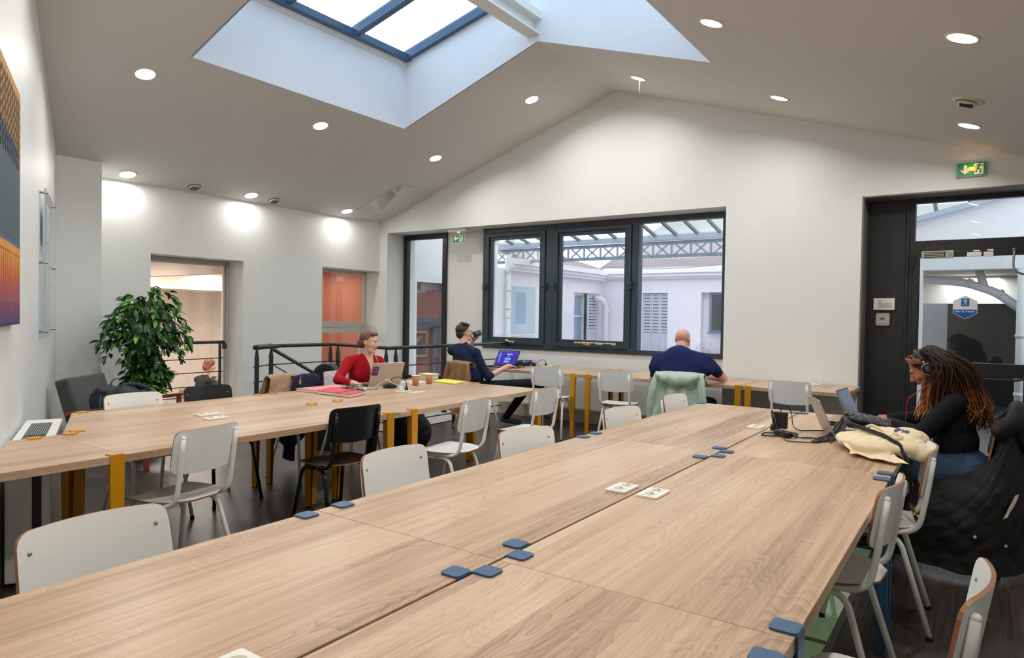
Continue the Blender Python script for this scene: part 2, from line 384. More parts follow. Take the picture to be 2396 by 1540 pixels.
# skylight shaft
ZG = lambda x: 4.475+0.235*(x-HX0) if x < RX else 4.475+0.235*(RX-HX0)-0.235*(x-RX)
M_shaft = wall_mat('shaft_paint', (238,240,244), rough=0.7)
sh = MB()
for x in (HX0, HX1):
    o = -0.02 if x == HX0 else 0.02
    i_ = .0015 if x == HX0 else -.0015
    sh.box(min(x+i_, x+o), max(x+i_, x+o), HY0-.02, HY1+.02, zc(x+i_), ZG(x))
for y, o in ((HY0, -0.02), (HY1, 0.02)):
    for x0, x1 in ((HX0, RX), (RX, HX1)):
        e = 1e-4
        y_ = y; y = y+(.0015 if y == HY0 else -.0015); q = [Vector((x0, y, zc(x0+(e if x0 == RX else 0)))), Vector((x1, y, zc(x1))), Vector((x1, y, ZG(x1)+.02)), Vector((x0, y, ZG(x0)+.02))]
        sh.add(q+[v+Vector((0, o, 0)) for v in q], [(0,1,2,3), (7,6,5,4), (0,4,5,1), (1,5,6,2), (2,6,7,3), (3,7,4,0)])
struct(sh, 'trim_3', M_shaft)
tr = MB().bar((HX0+.012, HY0, ZG(HX0)-.03), (HX0+.012, HY1, ZG(HX0)-.03), 0.024, 0.075); struct(tr, 'trim_4', M_plw, bevel=0.003)
rb = MB()   # white steel ridge beam crossing the shaft
rb.box(-4.02, -3.86, HY0, HY1-.002, 4.37, 4.385); rb.box(-3.95, -3.93, HY0, HY1-.002, 4.385, 4.60); rb.box(-4.02, -3.86, HY0, HY1-.002, 4.60, 4.615); rb.box(-3.93, -3.84, HY0, HY1-.002, 4.52, 4.60)
struct(rb, 'trim_5', M_plw)
sky = struct(MB().bar((HX0+.05, HY0, ZG(HX0)+.02), (HX0+.05, HY1, ZG(HX0)+.02), 0.10, 0.07), 'window_1', mat('skylight_frame_blue', (70,98,128), 0.3))
for k, y in enumerate((HY1-.035, 5.11, 4.21, HY0+.03)):
    fb = MB()
    fb.bar((HX0, y, ZG(HX0)+.03), (RX, y, ZG(RX)+.03), 0.075 if k else 0.06, 0.10)
    fb.bar((RX, y, ZG(RX)+.03), (HX1, y, ZG(HX1)+.03), 0.075 if k else 0.06, 0.10)
    fb.build('glazing_bar', MATS['skylight_frame_blue'], sky)
for y0, y1 in ((4.25, 5.07), (5.15, 5.88), (3.35, 4.17)):
    for x0, x1 in ((HX0+.1, RX), (RX, HX1-.05)):
        g = MB(); q = [Vector((x0, y0, ZG(x0)+.06)), Vector((x1, y0, ZG(x1)+.06)), Vector((x1, y1, ZG(x1)+.06)), Vector((x0, y1, ZG(x0)+.06))]
        g.add(q+[v+Vector((0,0,.012)) for v in q], [(3,2,1,0), (4,5,6,7), (0,1,5,4), (1,2,6,5), (2,3,7,6), (3,0,4,7)]); g.build('pane', glass('skylight_glass', (235,245,250)), sky)
# stairwell: kerb, steps and lower landing
st = MB()
M_kerb = mat('cream_kerb', (224,216,196), 0.5)
for nm_, q_ in (('wall_stair_side', (-5.86, -5.80, 5.75, 8.14, -2.6, 0.0)), ('wall_stair_front', (-8.1, -5.87, 5.74, 5.8, -2.6, 0.0)), ('floor_landing', (-8.1, -5.8, 5.8, 8.2, -2.7, -2.62))):
    struct(MB().box(*q_), nm_, M_kerb)
stp = thing('staircase', 'dark staircase going down behind the charcoal balustrade', 'staircase', (-6.9, 6.8, -2.6))
for i in range(9):
    MB().box(-8.09, -7.1, 5.82+i*0.21, 6.03+i*0.21, -2.6+0.0, -0.25-i*0.26).build('step', M_floor, stp)

# ================================================================== WINDOWS & DOORS
def frame(mb, x0, x1, z0, z1, y0, y1, w, wb=None):
    wb = wb or w
    mb.box(x0, x0+w, y0, y1, z0, z1); mb.box(x1-w, x1, y0, y1, z0, z1); mb.box(x0+w, x1-w, y0, y1, z1-w, z1); mb.box(x0+w, x1-w, y0, y1, z0, z0+wb)
# big slate-grey window, three lights
f = MB(); f.box(-6.222, -6.16, 8.12, 8.26, 0.94, 2.735); f.box(-5.10, -4.955, 8.12, 8.26, 0.94, 2.735); f.box(-3.775, -3.69, 8.12, 8.26, 0.94, 2.735); f.box(-2.59, -2.50, 8.12, 8.26, 0.94, 2.735)

for xa_, xb_ in ((-6.16, -5.10), (-4.955, -3.775), (-3.69, -2.59)): f.box(xa_, xb_, 8.122, 8.258, 2.655, 2.733); f.box(xa_, xb_, 8.122, 8.258, 0.942, 1.005)
w2 = struct(f, 'window_2', M_navy, bevel=0.006)
for x0, x1 in ((-6.155, -5.105), (-4.95, -3.78)):
    s_ = MB(); frame(s_, x0, x1, 1.01, 2.65, 8.10, 8.18, 0.055); frame(s_, x0+.055, x1-.055, 1.065, 2.595, 8.125, 8.18, 0.045)
    o = s_.build('sash', M_navy, w2, bevel=0.004)
    MB().box(x0+.1, x1-.1, 8.15, 8.156, 1.11, 2.55).build('pane', G_win, o)
    for xx in (x0+0.0, x1-0.0):
        MB().box(xx-.025, xx+.025, 8.06, 8.11, 1.80, 1.90).ell((xx, 8.06, 1.86), (.02, .015, .03)).build('catch', M_navy, o)
    xm = (x0+x1)/2
    hb = MB().tube([(xm+.02, 8.09, 1.045), (xm+.02, 8.055, 1.045)], 0.012).tube(bez([(xm+.02, 8.055, 1.045), (xm-.05, 8.05, 1.055), (xm-.10, 8.045, 1.075)], 4), [.008,.008,.008,.009,.010,.012,.013,.014,.012], 8)
    hb.build('handle', mat('cream_handle', (214,200,172), 0.4) if x0 < -5 else mat('worn_wood_handle', (176,120,76), 0.5), o)
    if x0 > -5:   # strip of peeled paint under the middle pane
        pp = MB(); random.seed(3); top = []; bot = []
        for i in range(26):
            xx = x0+.35+i*.025; top.append((xx, 1.082+random.uniform(0, .006))); bot.append((xx, 1.082-random.uniform(.004, .028)))
        pp.prism(top+bot[::-1], 0, .001, M=XZ(8.099)); pp.build('peeled_paint', mat('bare_cream_wood', (206,200,168), 0.8), o)
MB().box(-3.69, -2.59, 8.16, 8.166, 1.005, 2.655).build('pane', G_win, w2)
MB().box(-3.69, -3.66, 8.13, 8.2, 1.005, 2.655).build('stop_bead', mat('faded_blue_paint', (86,104,128), 0.4), w2)
# glazed door in the corner
f = MB(); frame(f, -7.925, -6.99, -0.02, 2.73, 8.17, 8.24, 0.085); f.box(-7.84, -7.075, 8.18, 8.23, 0.34, 0.42)
d1 = struct(f, 'door_1', mat('black_frame', (24,27,30), 0.35), bevel=0.004)
MB().box(-7.84, -7.075, 8.20, 8.206, 0.065, 2.645).build('pane', G_win, d1)
# left wall windows (seen to the office next door)
M_alu = mat('pale_grey_aluminium', (196,192,182), 0.4)
def yframe(mb, y0, y1, z0, z1, x0, x1, w):
    mb.box(x0, x1, y0, y0+w, z0, z1); mb.box(x0, x1, y1-w, y1, z0, z1); mb.box(x0, x1, y0+w, y1-w, z1-w, z1); mb.box(x0, x1, y0+w, y1-w, z0, z0+w)
f = MB(); yframe(f, W1[0], W1[1]+.0, W1[2], W1[3], -8.49, -8.43, 0.05); w3 = struct(f, 'window_3', M_alu, bevel=0.003)
g = MB(); yframe(g, W1[0]+.05, W1[1]-.05, W1[2]+.05, W1[3]-.05, -8.478, -8.45, 0.022); g.build('sash', mat('light_gasket_bead', (224,220,212), 0.4), w3)
MB().box(-8.466, -8.46, W1[0]+.07, W1[1]-.07, W1[2]+.07, W1[3]-.07).build('pane', G_win, w3)
f = MB(); yframe(f, W2[0], W2[1], 0, W2[3], -8.49, -8.42, 0.05); f.box(-8.49, -8.42, W2[0]+.05, W2[1]-.05, 1.20, 1.29); w4 = struct(f, 'window_4', M_alu, bevel=0.003)
g = MB(); yframe(g, W2[0]+.05, W2[1]-.06, 0.05, 1.20, -8.47, -8.41, 0.09); g.build('sash', M_alu, w4, bevel=0.003)
g = MB(); g.box(-8.462, -8.456, W2[0]+.14, W2[1]-.15, .14, 1.11); g.box(-8.462, -8.456, W2[0]+.05, W2[1]-.05, 1.29, W2[3]-.05); g.build('pane', G_win, w4)
# window guard rails in the first niche
gr = thing('window_guard', 'charcoal rail guard across the left window niche', 'railing', (-8.2, 4.7, 0.06))
MB().tube([(-8.2, 4.11, 1.02), (-8.2, 5.12, 1.02)], 0.021, 10).box(-8.23, -8.17, 5.10, 5.135, 0.93, 1.0).build('handrail', M_rail, gr)
for z in (0.81, 0.635, 0.46, 0.33, 0.2): MB().tube([(-8.2, 4.11, z), (-8.2, 5.10, z)], 0.0065, 8).build('rail', M_rail, gr)
for y in (4.13, 5.055): MB().box(-8.215, -8.185, y-.012, y+.012, 0.06, 1.02).build('post', M_rail, gr)
# fire-exit door (right)
f = MB(); frame(f, -0.64, 1.5, 0, 2.70, 8.10, 8.18, 0.05, 0.02); f.box(-0.59, 1.45, 8.10, 8.18, 2.155, 2.265)
d2 = struct(f, 'door_2', M_dkal, bevel=0.004)
MB().box(-0.59, 1.45, 8.135, 8.142, 2.265, 2.65).build('transom_pane', G_win, d2)
lf = MB(); frame(lf, -0.60, 0.40, 0.03, 2.15, 8.06, 8.11, 0.062, 0.10); lf.box(-0.54, 0.34, 8.062, 8.108, 0.90, 1.035)
lv = lf.build('door_leaf', M_dkal, d2, bevel=0.004)
lf2 = MB(); frame(lf2, 0.41, 1.44, 0.03, 2.15, 8.06, 8.11, 0.06, 0.10); lf2.box(0.47, 1.38, 8.062, 8.108, 0.90, 1.035); lf2.build('door_leaf', M_dkal, d2, bevel=0.004)
g = MB(); g.box(-0.54, 0.34, 8.082, 8.088, 0.13, 0.90); g.box(-0.54, 0.34, 8.082, 8.088, 1.035, 2.09); g.box(0.47, 1.38, 8.082, 8.088, 0.13, 0.90); g.box(0.47, 1.38, 8.082, 8.088, 1.035, 2.09)
g.build('pane', glass('door_glass', (244,247,247), 1.0), d2)
pbx = MB().tube(fillet([(-0.52, 8.06, 0.885), (-0.52, 7.99, 0.885), (0.30, 7.985, 0.885), (0.36, 7.995, 0.93), (0.37, 8.0, 1.05)], 0.05, 5), 0.011, 10); pbx.box(0.345, 0.395, 8.0, 8.06, 1.0, 1.12); pbx.build('panic_bar', mat('dark_bronze_bar', (52,48,42), 0.3, 0.5), d2)
hg = MB().tube(bez([(0.235, 8.05, 2.13), (0.235, 8.0, 2.12), (0.23, 7.99, 2.0), (0.245, 7.985, 1.935), (0.30, 7.985, 1.90), (0.37, 7.99, 1.905)], 5), 0.010, 8); hg.lathe([(0.001,0),(.02,.002),(.02,.012),(0.001,.02)], 12, M=Matrix.Translation((.235, 8.045, 2.14)) @ Matrix.Rotation(PI/2, 4, 'X'))
hg.build('flexible_conduit', M_steel, d2)
mg = MB().box(-0.525, -0.25, 8.035, 8.06, 2.075, 2.15); mgo = mg.build('magnetic_lock', mat('nickel', (188,184,172), 0.35, 0.6), d2, bevel=0.003)
MB().box(-0.50, -0.32, 8.031, 8.036, 2.085, 2.14).build('armature_plate', M_plb, mgo); m3 = MB()
for z in (2.092, 2.108, 2.124): m3.box(-0.498, -0.33, 8.028, 8.032, z, z+.009)
m3.build('contact_strip', MATS['nickel'], mgo); MB().box(-0.285, -0.262, 8.031, 8.036, 2.10, 2.115).build('indicator', mat('green_indicator', (70,170,60), 0.4), mgo)
for x0, x1, z0, z1 in ((-0.14, -0.02, 2.085, 2.125), (0.0-.005, 0.075, 2.08, 2.125), (-0.09, -0.035, 2.13, 2.145), (0.025, 0.075, 2.132, 2.15)):
    MB().box(x0, x1, 8.03, 8.06, z0, z1).build('door_sensor', M_plw, d2, bevel=0.004)
MB().box(-0.615, -0.585, 8.02, 8.06, 1.98, 2.13).build('hinge', M_rub, d2, bevel=0.003)
for z0, z1 in ((0.2, 0.32), (1.1, 1.22)): MB().box(-0.615, -0.585, 8.03, 8.06, z0, z1).build('hinge', M_rub, d2, bevel=0.003)
for x in (-0.475, -0.42, -0.35):
    for z in (2.205, 2.18): MB().lathe([(0.001,0),(.004,0),(.004,.003),(0.001,.003)], 8, M=Matrix.Translation((x, 8.10, z)) @ Matrix.Rotation(PI/2, 4, 'X')).build('screw', M_steel, d2)
bp = MB().box(-1.03, -0.64, 8.12, 8.18, 0, 2.70); bp.box(-1.03, -1.0, 8.105, 8.12, 0, 2.70); bp.box(-0.665, -0.64, 8.09, 8.12, 0, 2.70); struct(bp, 'wall_door_panel', M_black, bevel=0.002)
# hexagonal sticker on the glass
hx = thing('door_sticker', 'blue and white hexagonal emergency exit sticker on the door glass', 'sticker', (-0.14, 8.08, 1.583))
cx, cz, R = -0.143, 1.583, 0.117
hexp = [(cx, cz+R), (cx+R*.87, cz+R*.52), (cx+R*.87, cz-R*.52), (cx, cz-R), (cx-R*.87, cz-R*.52), (cx-R*.87, cz+R*.52)]
MB().prism(hexp, 0, .0012, M=XZ(8.081)).build('disc', mat('sticker_white', (232,232,236), 0.3), hx)
MB().prism([(cx+R*.83, cz-R*.2), (cx+R*.83, cz-R*.5), (cx, cz-R*.95), (cx-R*.83, cz-R*.5), (cx-R*.83, cz-R*.2)], 0, .001, M=XZ(8.0795)).build('band', mat('sticker_blue', (22,92,170), 0.3), hx)
sb = MB().prism(rrect(cx-.034, cx+.034, cz+.01, cz+.087, .006), 0, .001, M=XZ(8.0795)); sb.build('pictogram_panel', MATS['sticker_blue'], hx)
def runner(mb, ox, oz, s, y, flip=1, m=0):
    """running figure, s = height"""
    P = lambda a, b: (ox+flip*a*s, y, oz+b*s)
    mb.lathe([(0.001,0),(.085*s,0),(.085*s,.001),(0.001,.001)], 12, m, M=Matrix.Translation(P(.10,.43)) @ Matrix.Rotation(PI/2, 4, 'X'))
    for q, wd in (([(.05,.31), (-.06,.02)], .15), ([(.05,.30), (.22,.20), (.30,.27)], .06), ([(.04,.31), (-.14,.27), (-.24,.14)], .06), ([(-.05,.03), (.15,-.06), (.08,-.27), (.18,-.28)], .075), ([(-.06,.04), (-.12,-.2), (-.36,-.24)], .075)):
        for a, b in zip(q[:-1], q[1:]):
            d = Vector((b[0]-a[0], b[1]-a[1])); n_ = Vector((-d.y, d.x)).normalized()*wd/2; e = d.normalized()*wd*.25
            pl_ = [(a[0]+n_.x-e.x, a[1]+n_.y-e.y), (b[0]+n_.x+e.x, b[1]+n_.y+e.y), (b[0]-n_.x+e.x, b[1]-n_.y+e.y), (a[0]-n_.x-e.x, a[1]-n_.y-e.y)]
            mb.prism([(ox+flip*p[0]*s, oz+p[1]*s) for p in pl_], 0, .001, m, M=XZ(y))
rf = MB(); runner(rf, cx+.002, cz+.045, .07, 8.0785, 1); rf.box(cx-.055, cx-.01, 8.0775, 8.0785, cz+.07, cz+.073); rf.prism([(cx-.012, cz+.064), (cx+.004, cz+.0715), (cx-.012, cz+.079)], 0, .001, M=XZ(8.0785)); rf.build('running_figure', MATS['sticker_white'], hx)
text('Issue de secours', .024, (cx, 8.078, cz-.041), FACE_S, MATS['sticker_white'], 'lettering', hx, bold=.0009)
# wall devices on the black panel
kp = thing('control_panel', 'white control panel with key grid on black panel by the door', 'control panel', (-.856, 8.1, 1.613))
MB().box(-.955, -.757, 8.09, 8.12, 1.55, 1.675).build('housing', M_plw, kp, bevel=.006)
kg = MB(); 
for r in range(3):
    for c in range(6): kg.box(-.91+c*.022, -.894+c*.022, 8.088, 8.091, 1.575+r*.018, 1.588+r*.018)
kg.box(-.905, -.88, 8.088, 8.091, 1.632, 1.65); kg.build('key_grid', mat('pale_grey_keys', (176,178,176), .5), kp)
th = thing('door_release_button', 'small beige framed push plate below the control panel', 'switch', (-.865, 8.1, 1.45))
MB().prism(rrect(-.93, -.80, 1.385, 1.518, .018), 0, .03, M=XZ(8.12)).build('housing', mat('beige_plastic', (196,178,154), .4), th, bevel=.003)
MB().prism(rrect(-.908, -.822, 1.408, 1.495, .006), 0, .004, M=XZ(8.091)).build('plate', mat('silver_plate', (190,196,202), .35), th)
hh = MB().prism([(-.895,1.435), (-.87,1.455), (-.845,1.44), (-.85,1.46), (-.868,1.475), (-.885,1.46)], 0, .002, M=XZ(8.088)); hh.build('hand_symbol', mat('navy_print', (40,70,110), .5), th)
# exit signs
def exit_sign(name, label, x0, x1, z0, z1, y, arrow, lamp):
    t = thing(name, label, 'exit sign', ((x0+x1)/2, y, z0)); H = z1-z0; Wd = x1-x0
    MB().box(x0-.008, x1+.008, y, y+.02, z0-.008, z1+.008).build('housing', mat('sign_housing', (176,186,168), .3) if lamp == 'face' else M_plw, t, bevel=.003)
    MB().box(x0, x1, y-.003, y, z0, z1).build('green_face', mat('exit_green', (16,128,66), .35, emit=(16,128,66), emit_s=.25), t)
    wd = MB().box(x0+Wd*.58, x0+Wd*.90, y-.006, y-.003, z0+H*.08, z1-H*.08); wd.build('door_symbol', mat('exit_white', (226,226,214), .4, emit=(226,220,205), emit_s=.2), t)
    r_ = MB(); runner(r_, x0+Wd*.73, z0+H*.50, H*1.05, y-.006, 1); r_.build('running_figure', MATS['exit_green'], t)
    a = MB(); ax, az = x0+Wd*.28, z0+H*.5; q = H*.36
    if arrow == 'left': pts = [(-1,0), (-.2,.85), (.15,.85), (-.25,.3), (1,.3), (1,-.3), (-.25,-.3), (.15,-.85), (-.2,-.85)]
    else: pts = [(0,-1), (.85,-.2), (.85,.15), (.3,-.25), (.3,1), (-.3,1), (-.3,-.25), (-.85,.15), (-.85,-.2)]
    a.prism([(ax+p[0]*q, az+p[1]*q) for p in pts], 0, .003, M=XZ(y-.003)); a.build('arrow', MATS['exit_white'], t)
    if lamp == 'face':
        l = MB(); 
        for dx in (-.008, .008): l.ell((x0+Wd*.5+dx, y-.012, z0+H*.52), (.005, .004, .005), n=5)
        l.build('status_lamp', mat('amber_led', (255,150,20), .4, emit=(255,150,20), emit_s=14), t)
        MB().box(x0+Wd*.33, x0+Wd*.67, y-.010, y-.003, z0+H*.38, z0+H*.66).build('lamp_window', mat('amber_window', (222,150,60), .3, emit=(240,140,30), emit_s=.6), t)
    return t
es = exit_sign('exit_sign', 'green exit sign with down arrow and amber lamp above the black door', -.232, -.002, 2.83, 2.952, 7.778, 'down', 'face')
pl_l = bpy.data.lights.new('sign_glow', 'POINT'); pl_l.energy = .25; pl_l.color = (1, .6, .2); pl_l.shadow_soft_size = .02; lo = bpy.data.objects.new('sign_glow', pl_l); COL.objects.link(lo); lo.location = (-.117, 7.74, 2.9); lo.parent = es; lo.matrix_local = wm(es).inverted() @ Matrix.Translation((-.117, 7.74, 2.9))
es2 = exit_sign('exit_sign', 'green exit sign with left arrow hanging under the soffit', -6.655, -6.44, 2.53, 2.65, 7.93, 'left', 'top')
MB().box(-6.72, -6.38, 7.88, 7.99, 2.685, 2.73).build('lamp_housing', M_plw, es2, bevel=.006); MB().box(-6.66, -6.44, 7.93, 7.936, 2.64, 2.69).build('hanger_plate', G_win, es2)
MB().ell((-6.55, 7.925, 2.682), (.02, .012, .008), n=5).build('status_lamp', mat('amber_lamp', (255,170,110), .4, emit=(255,165,100), emit_s=8), es2)

# ================================================================== CEILING FITTINGS
def slopeM(x, y, dz=0.0):
    k = KL if x < RX else -KR; n = Vector((-k, 0, 1)).normalized(); X = Vector((1, 0, k)).normalized(); Y = n.cross(X)
    M = Matrix(((X[0], Y[0], n[0], x), (X[1], Y[1], n[1], y), (X[2], Y[2], n[2], zc(x)), (0,0,0,1))); return M @ Matrix.Translation((0,0,dz))
lamps = [(-6.187,3.075,'big downlight on the left slope nearest the slanted wall'), (-6.178,5.012,'downlight on the left slope beside the skylight corner'), (-6.14,6.919,'downlight on the left slope above the glazed corner door'), (-4.58,6.905,'downlight left of the ridge in front of the gable wall'),
         (-7.934,3.756,'downlight over the ficus at the eave'), (-7.919,5.31,'downlight at the eave between the two round vents'), (-7.891,6.913,'downlight at the eave next to the ceiling hatch'),
         (-3.194,6.942,'downlight just right of the ridge with a hanging thread'), (-1.679,6.903,'downlight on the right slope above the pier wall'), (-.135,4.766,'largest looking downlight at upper right'), (-.13,6.907,'downlight near the exit sign, below the round vent'),
         (-1.68,4.9,'downlight beside the right side of the skylight, far one'), (-1.68,2.9,'downlight beside the right side of the skylight, near one'), (-1.7,0.9,'downlight above the near end of the oak tables'), (-.13,2.8,'downlight on the right slope above the nearest right chair'), (-.13,0.9,'downlight on the right slope beside the camera'), (-3.3,1.6,'downlight between the slanted wall and the skylight'), (-4.6,2.2,'downlight on the left slope next to the skylight')]
M_led = mat('led_diffuser', (255,252,245), .4, emit=(255,250,240), emit_s=9)
M_ring = mat('lamp_trim', (225,222,215), .4)
ld = bpy.data.lights.new('downlight', 'AREA'); ld.shape = 'DISK'; ld.size = .14; ld.energy = LAMP_W; ld.color = LAMP_COL; ld.spread = 2.75; ld2 = ld.copy(); ld2.energy = LAMP_W*.55; ld2.spread = 3.1
for i, (x, y, lb) in enumerate(lamps):
    if lb is None: lb = 'round recessed downlight out of the picture above the camera'
    t = thing('ceiling_lamp', 'round recessed LED '+lb if lb.startswith(('down',)) else lb.replace('big downlight', 'big round recessed LED downlight').replace('largest looking downlight', 'large round recessed LED downlight'), 'ceiling lamp', (x, y, zc(x)))
    M = slopeM(x, y); r = .083
    if i == 0:
        a = MB().lathe([(r, 0.002), (r+.014, 0.002), (r+.014, -.004), (r, -.008), (r-.004, -.004), (r, .002)], 28)
        b = MB().lathe([(.0005, -.003), (r-.002, -.003), (r-.002, .001), (.0005, .001)], 28); ra = a.mesh('trim'); rb_ = b.mesh('diffuser'); ra.materials.append(M_ring); rb_.materials.append(M_led)
    for nm, me in (('trim_ring', ra), ('diffuser', rb_)):
        o = bpy.data.objects.new(nm, me); COL.objects.link(o); o.parent = t; o.matrix_local = wm(t).inverted() @ M
    lo = bpy.data.objects.new('downlight', ld2 if x < -7.5 else ld); COL.objects.link(lo); lo.parent = t; lo.matrix_local = wm(t).inverted() @ M @ Matrix.Translation((0, 0, -.012))
    tag(t, group=None)
# the thread hanging from one of them
tag(MB().tube([(-3.17, 6.93, 4.07), (-3.171, 6.93, 3.93), (-3.168, 6.93, 3.80)], .0012, 5).ell((-3.168, 6.93, 3.79), (.004,.004,.009), n=4).build('thread', mat('pale_thread', (190,184,166), .7)), 'thin pale thread hanging from a ceiling lamp by the ridge', 'thread')
for (x, y, lb) in ((-7.933,4.534,'white round vent at the eave above the first left window'), (-7.928,5.656,'white round vent at the eave between two downlights'), (-.128,6.132,'white round vent on the right slope above the exit sign')):
    t = thing('air_vent', lb, 'vent', (x, y, zc(x))); M = slopeM(x, y)
    def put(mb, nm, mm): 
        o = mb.build(nm, mm, t); o.matrix_local = wm(t).inverted() @ M
    put(MB().lathe([(.0005,.0), (.105,.0), (.105,-.006), (.075,-.012), (.07,-.004), (.0005,-.004)], 28), 'flange', mat('vent_ivory', (222,216,200), .5))
    put(MB().lathe([(.0005,-.018), (.065,-.018), (.062,-.034), (.0005,-.036)], 24), 'cap', MATS['vent_ivory'])
    sl = MB()
    for k in range(-3, 4): sl.box(-.045, .045, k*.014-.003, k*.014+.003, -.038, -.035)
    put(sl, 'slots', mat('vent_shadow', (60,56,50), .8))
# ceiling hatch
hm = MB(); xa, xb = -7.80, -6.90; y0, y1 = 7.02, 7.80
M = slopeM(xa, y0); Lx = (xb-xa)/math.cos(math.atan(KL))
hb = MB().box(0, Lx, 0, y1-y0-.01, -.012, .0, 0); h_ = hb.build('ceiling_hatch', mat('hatch_gloss', (205,205,200), .06, coat=.6), bevel=.003); h_.matrix_world = M
tag(h_, 'glossy grey ceiling hatch at the eave corner of the gable wall', 'hatch')
# ================================================================== COURTYARD (through the gable windows)
GRD = -3.0
eg = MB().box(-8.4, 8, 8.45, 24, GRD-.1, GRD); tag(eg.build('ground_outside', mat('courtyard_paving', (128,126,126), .8, noise_amt=.15)), kind='structure')
ew = MB(); LO = (8.80, 10.35, -0.05, 2.005); LW = (14.40, 15.70, 0.0, 2.03)
def ybox(mb, y0, y1, z0, z1, x0=-8.45, x1=-8.2): mb.box(x0, x1, y0, y1, z0, z1)
ybox(ew, 8.45, LO[0], GRD, 4.6); ybox(ew, LO[0], LO[1], LO[3], 4.6); ybox(ew, LO[0], LO[1], GRD, LO[2]); ybox(ew, LO[1], 11.2, GRD, 4.6)
ybox(ew, 11.2, LW[0], GRD, 2.42); ybox(ew, LW[0], LW[1], GRD, LW[2]); ybox(ew, LW[0], LW[1], LW[3], 2.42); ybox(ew, LW[1], 16.2, GRD, 2.42)
struct(ew, 'wall_courtyard_left', M_ext)
BW = 15.8; SH = (-7.04, -6.36, -.2, 2.05); NW = (-5.52, -4.9, -.2, 2.06)
ew = MB()
for a, b in ((-8.2, SH[0]), (SH[1], NW[0]), (NW[1], 3.0)): ew.box(a, b, BW, BW+.3, GRD, 2.45)
for q in (SH, NW): ew.box(q[0], q[1], BW, BW+.3, q[3], 2.45); ew.box(q[0], q[1], BW+.2, BW+.3, GRD, q[3])
struct(ew, 'wall_courtyard_back', M_ext)
cn = MB(); cn.box(-8.2, -8.02, 11.45, BW, 2.37, 2.43); cn.box(-8.2, -7.96, 11.45, BW, 2.43, 2.50); cn.box(-8.2, -7.9, 11.45, BW, 2.50, 2.62)
struct(cn, 'trim_6', M_ext)
cn = MB(); cn.box(-8.0, 3, BW-.10, BW, 2.40, 2.45); cn.box(-8.0, 3, BW-.17, BW, 2.45, 2.53); cn.box(-8.0, 3, BW-.22, BW, 2.53, 2.68)
struct(cn, 'trim_7', M_ext)
lr = MB(); lr.add([(-8.2, BW-.2, 2.66), (3, BW-.2, 2.66), (3, 20, 4.4), (-8.2, 20, 4.4)], [(0,1,2,3)]); lr.add([(-8.0, 11.45, 2.62), (-8.0, BW, 2.62), (-11, BW, 3.6), (-11, 11.45, 3.6)], [(0,1,2,3)])
struct(lr, 'roof_courtyard', mat('weathered_zinc', (142,132,128), .7, noise_amt=.2, noise_scale=2))
# lattice girder with rivets
M_gird = mat('grey_blue_girder', (146,156,174), .5, noise_amt=.12, noise_scale=9)
M_gird2 = mat('girder_rivet', (112,120,136), .5)
GY = 12.0
g = thing('lattice_girder', 'grey-blue riveted lattice girder spanning the courtyard behind the window', 'girder', (-4, GY, 2.56))
for z0, z1 in ((2.565, 2.625), (2.80, 2.865)):
    MB().box(-9.6, 2.5, GY-.01, GY+.0, z0, z1).box(-9.6, 2.5, GY-.05, GY+.05, z0 if z0 < 2.6 else z1-.008, z0+.008 if z0 < 2.6 else z1).build('chord', M_gird, g)
k = 0; x = -9.58
while x < -1.9:
    MB().box(x-.022, x+.022, GY-.016, GY-.008, 2.60, 2.83).build('post', M_gird, g)
    if x < -2.3:
        for s_ in (1, -1):
            a = (x+.05, GY-.020 if s_ > 0 else GY-.013, 2.605 if s_ > 0 else 2.825); b = (x+.32, a[1], 2.825 if s_ > 0 else 2.605)
            MB().bar(a, b, .006, .034).build('diagonal', M_gird, g)
    x += .37; k += 1
rv_ = MB(); x = -9.58
while x < -1.9:
    for dx in (-.06, 0, .06):
        for z in (2.595, 2.835): rv_.ell((x+dx, GY-.014, z), (.010, .008, .010), n=3)
    rv_.ell((x+.185, GY-.024, 2.715), (.010, .008, .010), n=3); x += .37
x = -9.6
while x < -1.9: rv_.ell((x, GY-.03, 2.559), (.011, .011, .007), n=3); x += .12
tag(rv_.build('rivets', M_gird2, g), kind='stuff')
# glazed canopy above the girder
cn_ = thing('glass_canopy', 'sloping glass canopy with grey-blue rafters above the courtyard girder', 'canopy', (-4, GY, 2.9))
MB().box(-9.6, 2.5, GY-.04, GY+.04, 2.885, 2.985).build('eave_beam', mat('pale_blue_beam', (176,186,206), .5), cn_)
ZR = lambda y: 2.985+(GY-y)*.22
x = -9.61
while x < 2.2:
    MB().bar((x, GY+.02, ZR(GY)-.012), (x, 8.5, ZR(8.5)-.012), .045, .05).build('rafter', mat('slate_rafter', (104,110,124), .5), cn_); x += .41
gp = MB(); q = [Vector((-9.6, GY+.05, ZR(GY)+.02)), Vector((2.3, GY+.05, ZR(GY)+.02)), Vector((2.3, 8.46, ZR(8.46)+.03)), Vector((-9.6, 8.46, ZR(8.46)+.03))]
gp.add(q, [(0,1,2,3)]); gp.build('wired_glass', glass('green_wired_glass', (232,244,232), 1, frost=.15), cn_)
